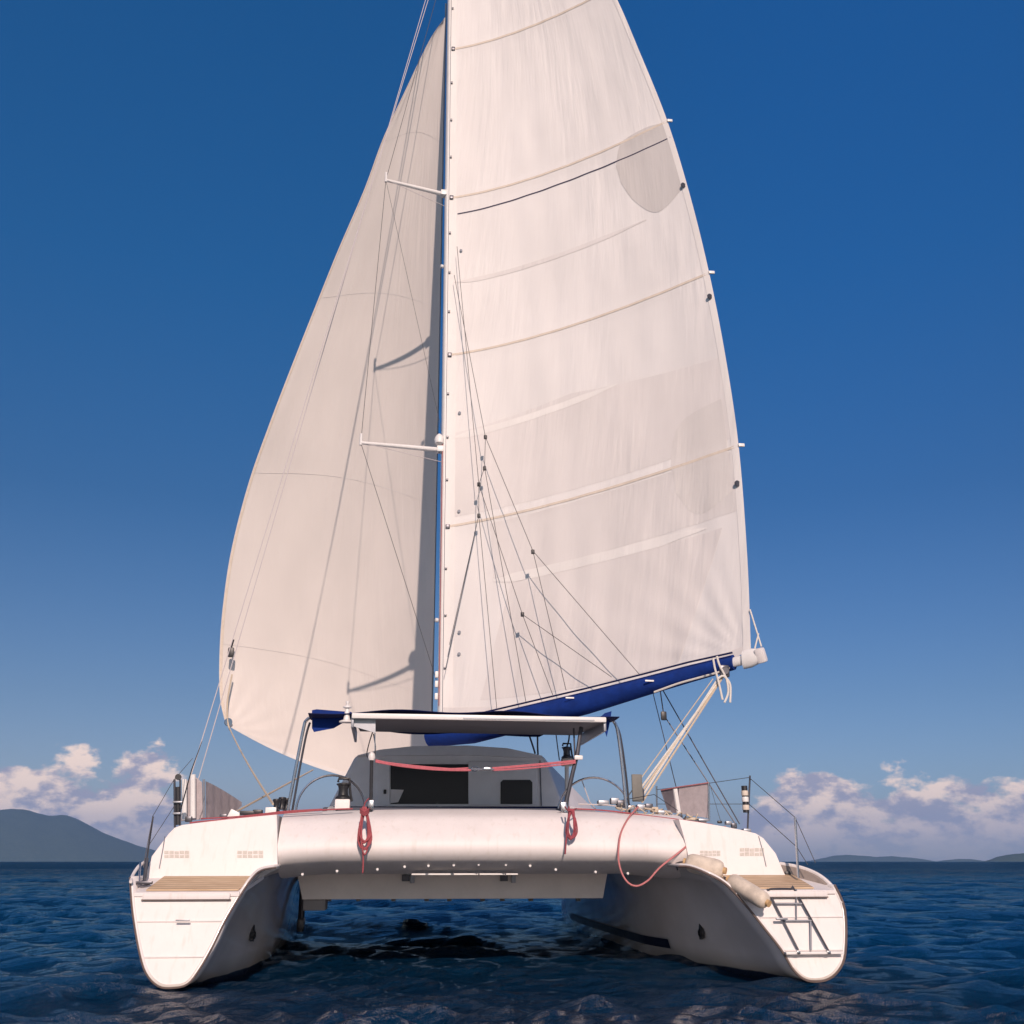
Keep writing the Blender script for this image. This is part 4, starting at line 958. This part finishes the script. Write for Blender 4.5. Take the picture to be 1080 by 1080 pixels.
# starboard: traveller end, clutches, coils of line
for u, v, d, mt_ in ((636, 847, (.13, .1, .06), GALU), (648, 845, (.10, .1, .07), GALU), (655, 848, (.11, .1, .08), DARKST), (665, 852, (.08, .1, .05), GALU), (676, 852, (.11, .1, .07), GALU), (684, 851, (.09, .1, .07), DARKST), (690, 854, (.08, .1, .06), TROPE),
                   (700, 857, (.16, .1, .045), GALU), (712, 861, (.16, .1, .04), DARKST), (727, 864, (.12, .1, .04), TROPE), (741, 865, (.12, .1, .03), GALU), (768, 868, (.07, .08, .04), GALU), (774, 871, (.06, .06, .06), DARKST), (759, 867, (.05, .05, .03), BLACK)):
    small('deck_fitting', u, v, 1.75 - (u - 636) * .004, d, mt_)
tr_ = MB(); tr_.tube([P(606, 857, 1.6), P(660, 860, 1.5), P(700, 863, 1.4), P(745, 868, 1.3)], .018, 8); tr_.build('traveller_track', DARKST, cat_)
tr_ = MB(); tr_.tube([P(610, 848, 1.75), P(640, 849, 1.7), P(663, 852, 1.65)], .008, 6); tr_.tube([P(614, 824, 2.2), P(622, 846, 2.0), P(628, 853, 1.8)], .007, 6); tr_.build('grab_rail', LWIRE, cat_)
small('instrument_board', 672, 831, 1.8, (.13, .03, .32), mat('grey_board', (.17, .165, .15), .6, var=.2))
m = MB(); m.tube([P(650, 845, 1.75), P(690, 838, 1.7), P(715, 855, 1.5)], .004, 5); m.build('instrument_cable', BLACK, cat_)

# rails: stanchions, wires, weather cloths, rod holders
def stan(u0, v0, y0, u1, v1, y1, r=.013, mt=STEEL): m = MB(); m.tube([P(u0, v0, y0), P(u1, v1, y1)], r, 8); return m.build('stanchion', mt, cat_)
stan(692.5, 829, 3.4, 693, 858, 3.4); stan(791, 818, 1.3, 788.5, 874, 1.3, .011, DARKST); stan(838.5, 862, .5, 842, 926, .5, .014)
stan(747.5, 825, 2.6, 748, 866, 2.6); stan(712, 832, 2.4, 716, 858, 2.4, .030, ALU)
for pts, r_ in (([(692, 833, 3.4), (748, 826, 2.6), (790, 820, 1.3), (838.5, 862, .5), (860, 910, .3)], .004), ([(693, 848, 3.4), (748, 848, 2.6), (790, 848, 1.3), (840, 893, .5), (852, 912, .35)], .004), ([(748, 825, 2.6), (760, 866, 2.0)], .003)):
    m = MB(); m.tube([P(*q) for q in pts], r_, 6); m.build('guard_wire', WIRE, cat_)
m = MB(); m.prism([P(697, 834, 3.2), P(716, 830.5, 2.9), P(716, 858, 2.9), P(705, 857, 3.0)], (0, .01, 0)); m.build('weather_cloth', DCLOTH, cat_, smooth=False)
m = MB(); m.prism([P(716, 830, 2.9), P(747, 826, 2.6), P(747.5, 863, 2.6), P(716, 858, 2.9)], (0, .01, 0)); m.build('weather_cloth', CLOTH, cat_, smooth=False)
wire('cloth_hem', [P(697, 833.5, 3.18), P(716, 830, 2.88), P(747, 825.5, 2.58)], .008, PROPE)
rh = MB(); rh.lathe([(.035, 0), (.035, .3)], P(787, 857, 1.28), n=14); rho = rh.build('rod_holder', BLACK, cat_)
for dz in (.03, .12, .19): q = MB(); q.lathe([(.038, 0), (.040, .01), (.040, .045), (.038, .055)], P(787, 857, 1.28) + Vector((0, 0, dz)), n=14); q.build('band', POCK if dz != .12 else ALU, rho)
m = MB(); m.box(P(787, 876, 1.2), (.09, .1, .04), bev=.01); m.build('chainplate', GALU, cat_)
# port quarter
s1 = stan(184, 822, 1.2, 184.5, 873, 1.2, .012, DARKST); s2 = stan(190, 822, 1.2, 190, 873, 1.2, .010, DARKST)
m = MB(); m.lathe([(.012, -.02), (.032, -.02), (.032, .02), (.012, .02)], P(188, 819.5, 1.2), (0, 1, 0), 16); m.tube([P(187.5, 830, 1.2), P(187.5, 870, 1.2)], .026, 10); rr_ = m.build('reel', BLACK, cat_)
for v in (846, 858): m = MB(); m.box(P(187.5, v, 1.17), (.10, .04, .02), bev=.004); m.build('clamp', GALU, rr_)
m = MB(); m.tube([P(190, 856, 1.1), P(202, 812, 1.1), P(213, 782, 1.1)], [.008, .006, .003], 6); m.build('fishing_rod', BLACK, cat_)
stan(161.5, 861, .6, 155, 905, .6, .009, DARKST); stan(155, 905, .6, 152, 931, .55, .018, DARKST); stan(148, 910, .6, 146, 931, .5, .011, STEEL)
for pts in ([(161, 861, .6), (183, 823, 1.2), (203, 800, 2.4)], [(158, 890, .6), (184, 850, 1.2)], [(161, 861, .6), (151, 915, .35)]):
    m = MB(); m.tube([P(*q) for q in pts], .0035, 6); m.build('guard_wire', WIRE, cat_)
m = MB(); m.tube(catmull([P(146, 932, .35), P(152, 929, .4), P(158, 932, .4), P(150, 934, .35), P(144, 931, .35)], 5), .010, 6); m.box(P(152, 931, .38), (.16, .05, .03), bev=.01); m.build('mooring_cleat', DARKST, cat_)
for u, v0_, v1_, w in ((194.5, 822, 865, 3), (203.5, 817, 863, 3.2), (215, 822, 864, 1.3)):
    stan(u, v0_, 2.0, u + (0), v1_, 2.0, .010 * w if w > 2 else .014, ALU if w > 2 else GALU)
m = MB(); m.prism([P(193, 828, 2.1), P(200, 821, 2.1), P(207, 820, 2.1), P(213, 825, 2.1), P(214, 864, 2.1), P(191, 866, 2.1)], (0, .015, 0)); m.build('weather_cloth', CLOTH, cat_, smooth=False)
nn = 14; V = []
for i in range(nn + 1):
    g = i / nn; u = 217 + 38 * g; vt = 824 + 22 * g ** 1.15; vb = 864 - 2 * g - (12 * max(0, g - .6) / .4)
    for j in range(9): V.append(P(u, vt + (max(vb, vt + .5) - vt) * j / 8, 2.1 + 1.6 * g + .03 * math.sin(g * 30)))
add_obj('weather_cloth', V, [(i * 9 + j, i * 9 + 9 + j, i * 9 + 10 + j, i * 9 + 1 + j) for i in range(nn) for j in range(8)], CLOTH, cat_, True, 180)

# genoa sheets
wire('genoa_sheet', sag(cl + Vector((.08, -.05, -.05)), P(288, 848, 1.9), .05), .014, TROPE)
wire('genoa_sheet', sag(P(330, 812, 7.2), P(238, 862, 1.7), .0), .013, TROPE)
wire('turnbuckle_line', sag(P(394, 858, 1.15), P(484, 862, 1.15), .01), .005, DARKST); wire('turnbuckle_line', sag(P(524, 862, 1.15), P(592, 857, 1.15), .01), .005, DARKST)
wire('turnbuckle_line', sag(P(400, 861, 1.12), P(482, 864, 1.10), .0), .003, DARKST)
for u in (479, 489, 508, 519): m = MB(); m.box(P(u, 862, 1.02), (.085, .035, .035), bev=.014); m.build('shackle', DARKST, cat_)
wire('turnbuckle_line', [P(474, 862, 1.02), P(530, 862, 1.02)], .007, DARKST)

# ------------------------------------------------------------------ loose gear, things of their own
def place(o): o.location = (OX, OY, 0); o.rotation_euler = (0, 0, YAW); return o
# two fenders on the starboard quarter
def fender(pa, pb, r, label):
    a, b = C2W(pa), C2W(pb); L_ = (b - a).length; ax_ = (b - a).normalized()
    f_ = empty('fender', a); f_.rotation_mode = 'QUATERNION'; f_.rotation_quaternion = Vector((0, 0, 1)).rotation_difference(ax_)
    props(f_, label, 'fender', 'fenders on the starboard quarter')
    pr = [(.0, .0), (r * .45, .0), (r * .8, .02), (r * .97, .055), (r, .09)] + [(r * (1 + .008 * (k % 2)), .09 + (L_ - .18) * k / 12) for k in range(1, 12)] + [(r, L_ - .09), (r * .97, L_ - .055), (r * .8, L_ - .02), (r * .45, L_), (0, L_)]
    m = MB(); m.lathe(pr, (0, 0, 0), n=28); m.build('fender_body', FEND, f_, angle=180)
    for z, s_ in ((-.03, -1), (L_ - .01, 1)): m = MB(); m.lathe([(.02, 0), (.035, 0), (.035, .04), (.02, .04)], (0, 0, z), n=14); m.build('eyelet', mat('fender_end', (.55, .36, .18), .5, var=.3, vscale=20), f_)
    m = MB(); m.tube([(0, 0, -.01), (.02, 0, -.07), (.05, .01, -.12), (.12, .0, -.10)], .009, 6); m.build('lanyard', DARKST, f_)
fender(P(724, 909, .62), P(763, 918, .40), .098, 'tan fender lying on its side against the after deck, the upper of the two')
fender(P(770, 928, .36), P(809, 952, -.02), .088, 'pale fender hanging down over the starboard transom edge beside the ladder')

def rope_thing(name, label, cat, curves, mt, r=.010, group=None):
    m = MB()
    for c in curves: m.tube(c, r, 6)
    o = m.build(name, mt, None, angle=180); place(o); props(o, label, cat, group); return o
def hank(u, v0, v1, y, w, n, seed):
    r_ = random.Random(seed); cs = []
    for k in range(n):
        a = r_.uniform(-1, 1); top_ = P(u + r_.uniform(-2, 2), v0, y); bot = v1 - r_.uniform(0, .35) * (v1 - v0)
        l, rr2 = u - w * r_.uniform(.3, 1), u + w * r_.uniform(.3, 1)
        cs.append(catmull([top_, P((l + u) / 2 - 1, v0 + (bot - v0) * .35, y - .03 * a), P(l, v0 + (bot - v0) * .8, y - .05 * a), P((l + rr2) / 2, bot, y - .04), P(rr2, v0 + (bot - v0) * .8, y - .02), P((rr2 + u) / 2 + 1, v0 + (bot - v0) * .35, y + .02 * a), top_], 5))
    return cs
cs = hank(384.5, 851, 903, .68, 8, 8, 3); cs.append(catmull([P(384, 850, .74), P(381, 870, .66), P(383, 905, .66), P(382.5, 921, .68)], 6))
cs += [catmull([P(380, 853 + d, .68), P(384.5, 856 + d, .62), P(389, 853 + d, .68)], 5) for d in (0, 2, 4)]
cs.append(catmull([P(389, 842, 1.1), P(385, 847, .90), P(384, 853, .70)], 5))
rope_thing('rope_hank', 'red rope hank with full loops hanging left of centre over the beam', 'rope', cs, RROPE, .009, 'red rope hanks hanging on the crossbeam')
cs = hank(603, 853, 887, .68, 6, 5, 8); cs.append(catmull([P(600, 851, .8), P(599, 870, .67), P(597, 888, .66), P(596, 901, .66)], 6))
cs.append(catmull([P(596, 851, .8), P(600, 855, .66), P(608, 853, .8)], 5))
rope_thing('rope_hank', 'small red rope hank with one dark tail hanging by the right post', 'rope', cs, mat('dark_red_rope', (.34, .07, .09), .85, bump=.6, bscale=160, var=.5, vscale=30), .009, 'red rope hanks hanging on the crossbeam')
gt = MB()
for a, b, d in (((396, 802.5), (496, 812), 1.5), ((396, 803.5), (497, 812.5), 3.2), ((396, 801.5), (494, 810), 4.6), ((519, 811), (607, 803), .5), ((519, 812.5), (607, 804.5), 1.4), ((519, 810), (607, 802), .3)):
    pa, pb = P(*a, 1.15), P(*b, 1.15); gt.tube(sag(pa, pb, d * .009, 14), .009, 6)
gr = gt.build('guard_rope', mat('guard_rope_red', (.52, .14, .17), .8, bump=.5, bscale=150, var=.2, vscale=40)); place(gr); props(gr, 'doubled red rope stretched across the cockpit entrance between two posts', 'rope')
m = MB(); m.box(P(514, 811, 1.13), (.09, .03, .035), bev=.012); m.tube([P(497, 811.5, 1.13), P(521, 811.5, 1.13)], .010, 8); m.tube(catmull([P(497, 811, 1.13), P(500, 808.5, 1.13), P(505, 810.5, 1.13), P(501, 813.5, 1.13), P(497, 812, 1.13)], 4), .006, 6); m.build('snap_hook', STEEL, gr)
rope_thing('slack_rope', 'slack pink rope looping down over the starboard after deck beside the mainsheet', 'rope',
           [catmull([P(673, 851, 1.3), P(662, 864, 1.0), P(654, 882, .76), P(652.5, 908, .70), P(659, 927, .66), P(670, 934.5, .62), P(683, 929, .60), P(696, 915, .62), P(715, 900, .74), P(737, 883, .86), P(757, 874.5, 1.0), P(765, 872, 1.1)], 8)], PROPE, .011)
rope_thing('control_line', 'red rope lying taut along the port edge of the after deck', 'rope', [catmull([P(200, 868, 1.12), P(212, 866.5, 1.12), P(255, 862.5, 1.08), P(300, 857.5, 1.06), P(345, 854, 1.06), P(372, 853, 1.1)], 6), catmull([P(212, 863.5, 1.3), P(255, 861, 1.2), P(300, 856, 1.15), P(340, 853.5, 1.15)], 6)], RROPE, .009, 'red control lines along the deck edge')
rope_thing('control_line', 'red rope lying along the starboard deck edge among the clutches', 'rope', [catmull([P(606, 853, 1.3), P(640, 855, 1.25), P(680, 860, 1.2), P(720, 865, 1.1), P(752, 870, 1.05)], 6)], RROPE, .009, 'red control lines along the deck edge')
cs = []
rr3 = random.Random(5)
for k in range(9):
    u0 = 655 + k * 10; cs.append(catmull([P(u0 + rr3.uniform(-6, 6), 853 + k * 1.3 + rr3.uniform(-5, 3), 1.35 + rr3.uniform(-.1, .2)) for _ in range(6)], 4))
rope_thing('tangled_line', 'tangle of pale lines lying round the fittings under the mainsheet', 'rope', cs, TROPE, .008)

# nothing sits deeper than thing > part > sub-part
def depth(o): return 0 if o.parent is None else 1 + depth(o.parent)
bpy.context.view_layer.update()
for o in list(bpy.data.objects):
    while o.type != 'CAMERA' and depth(o) > 2: o.parent = o.parent.parent
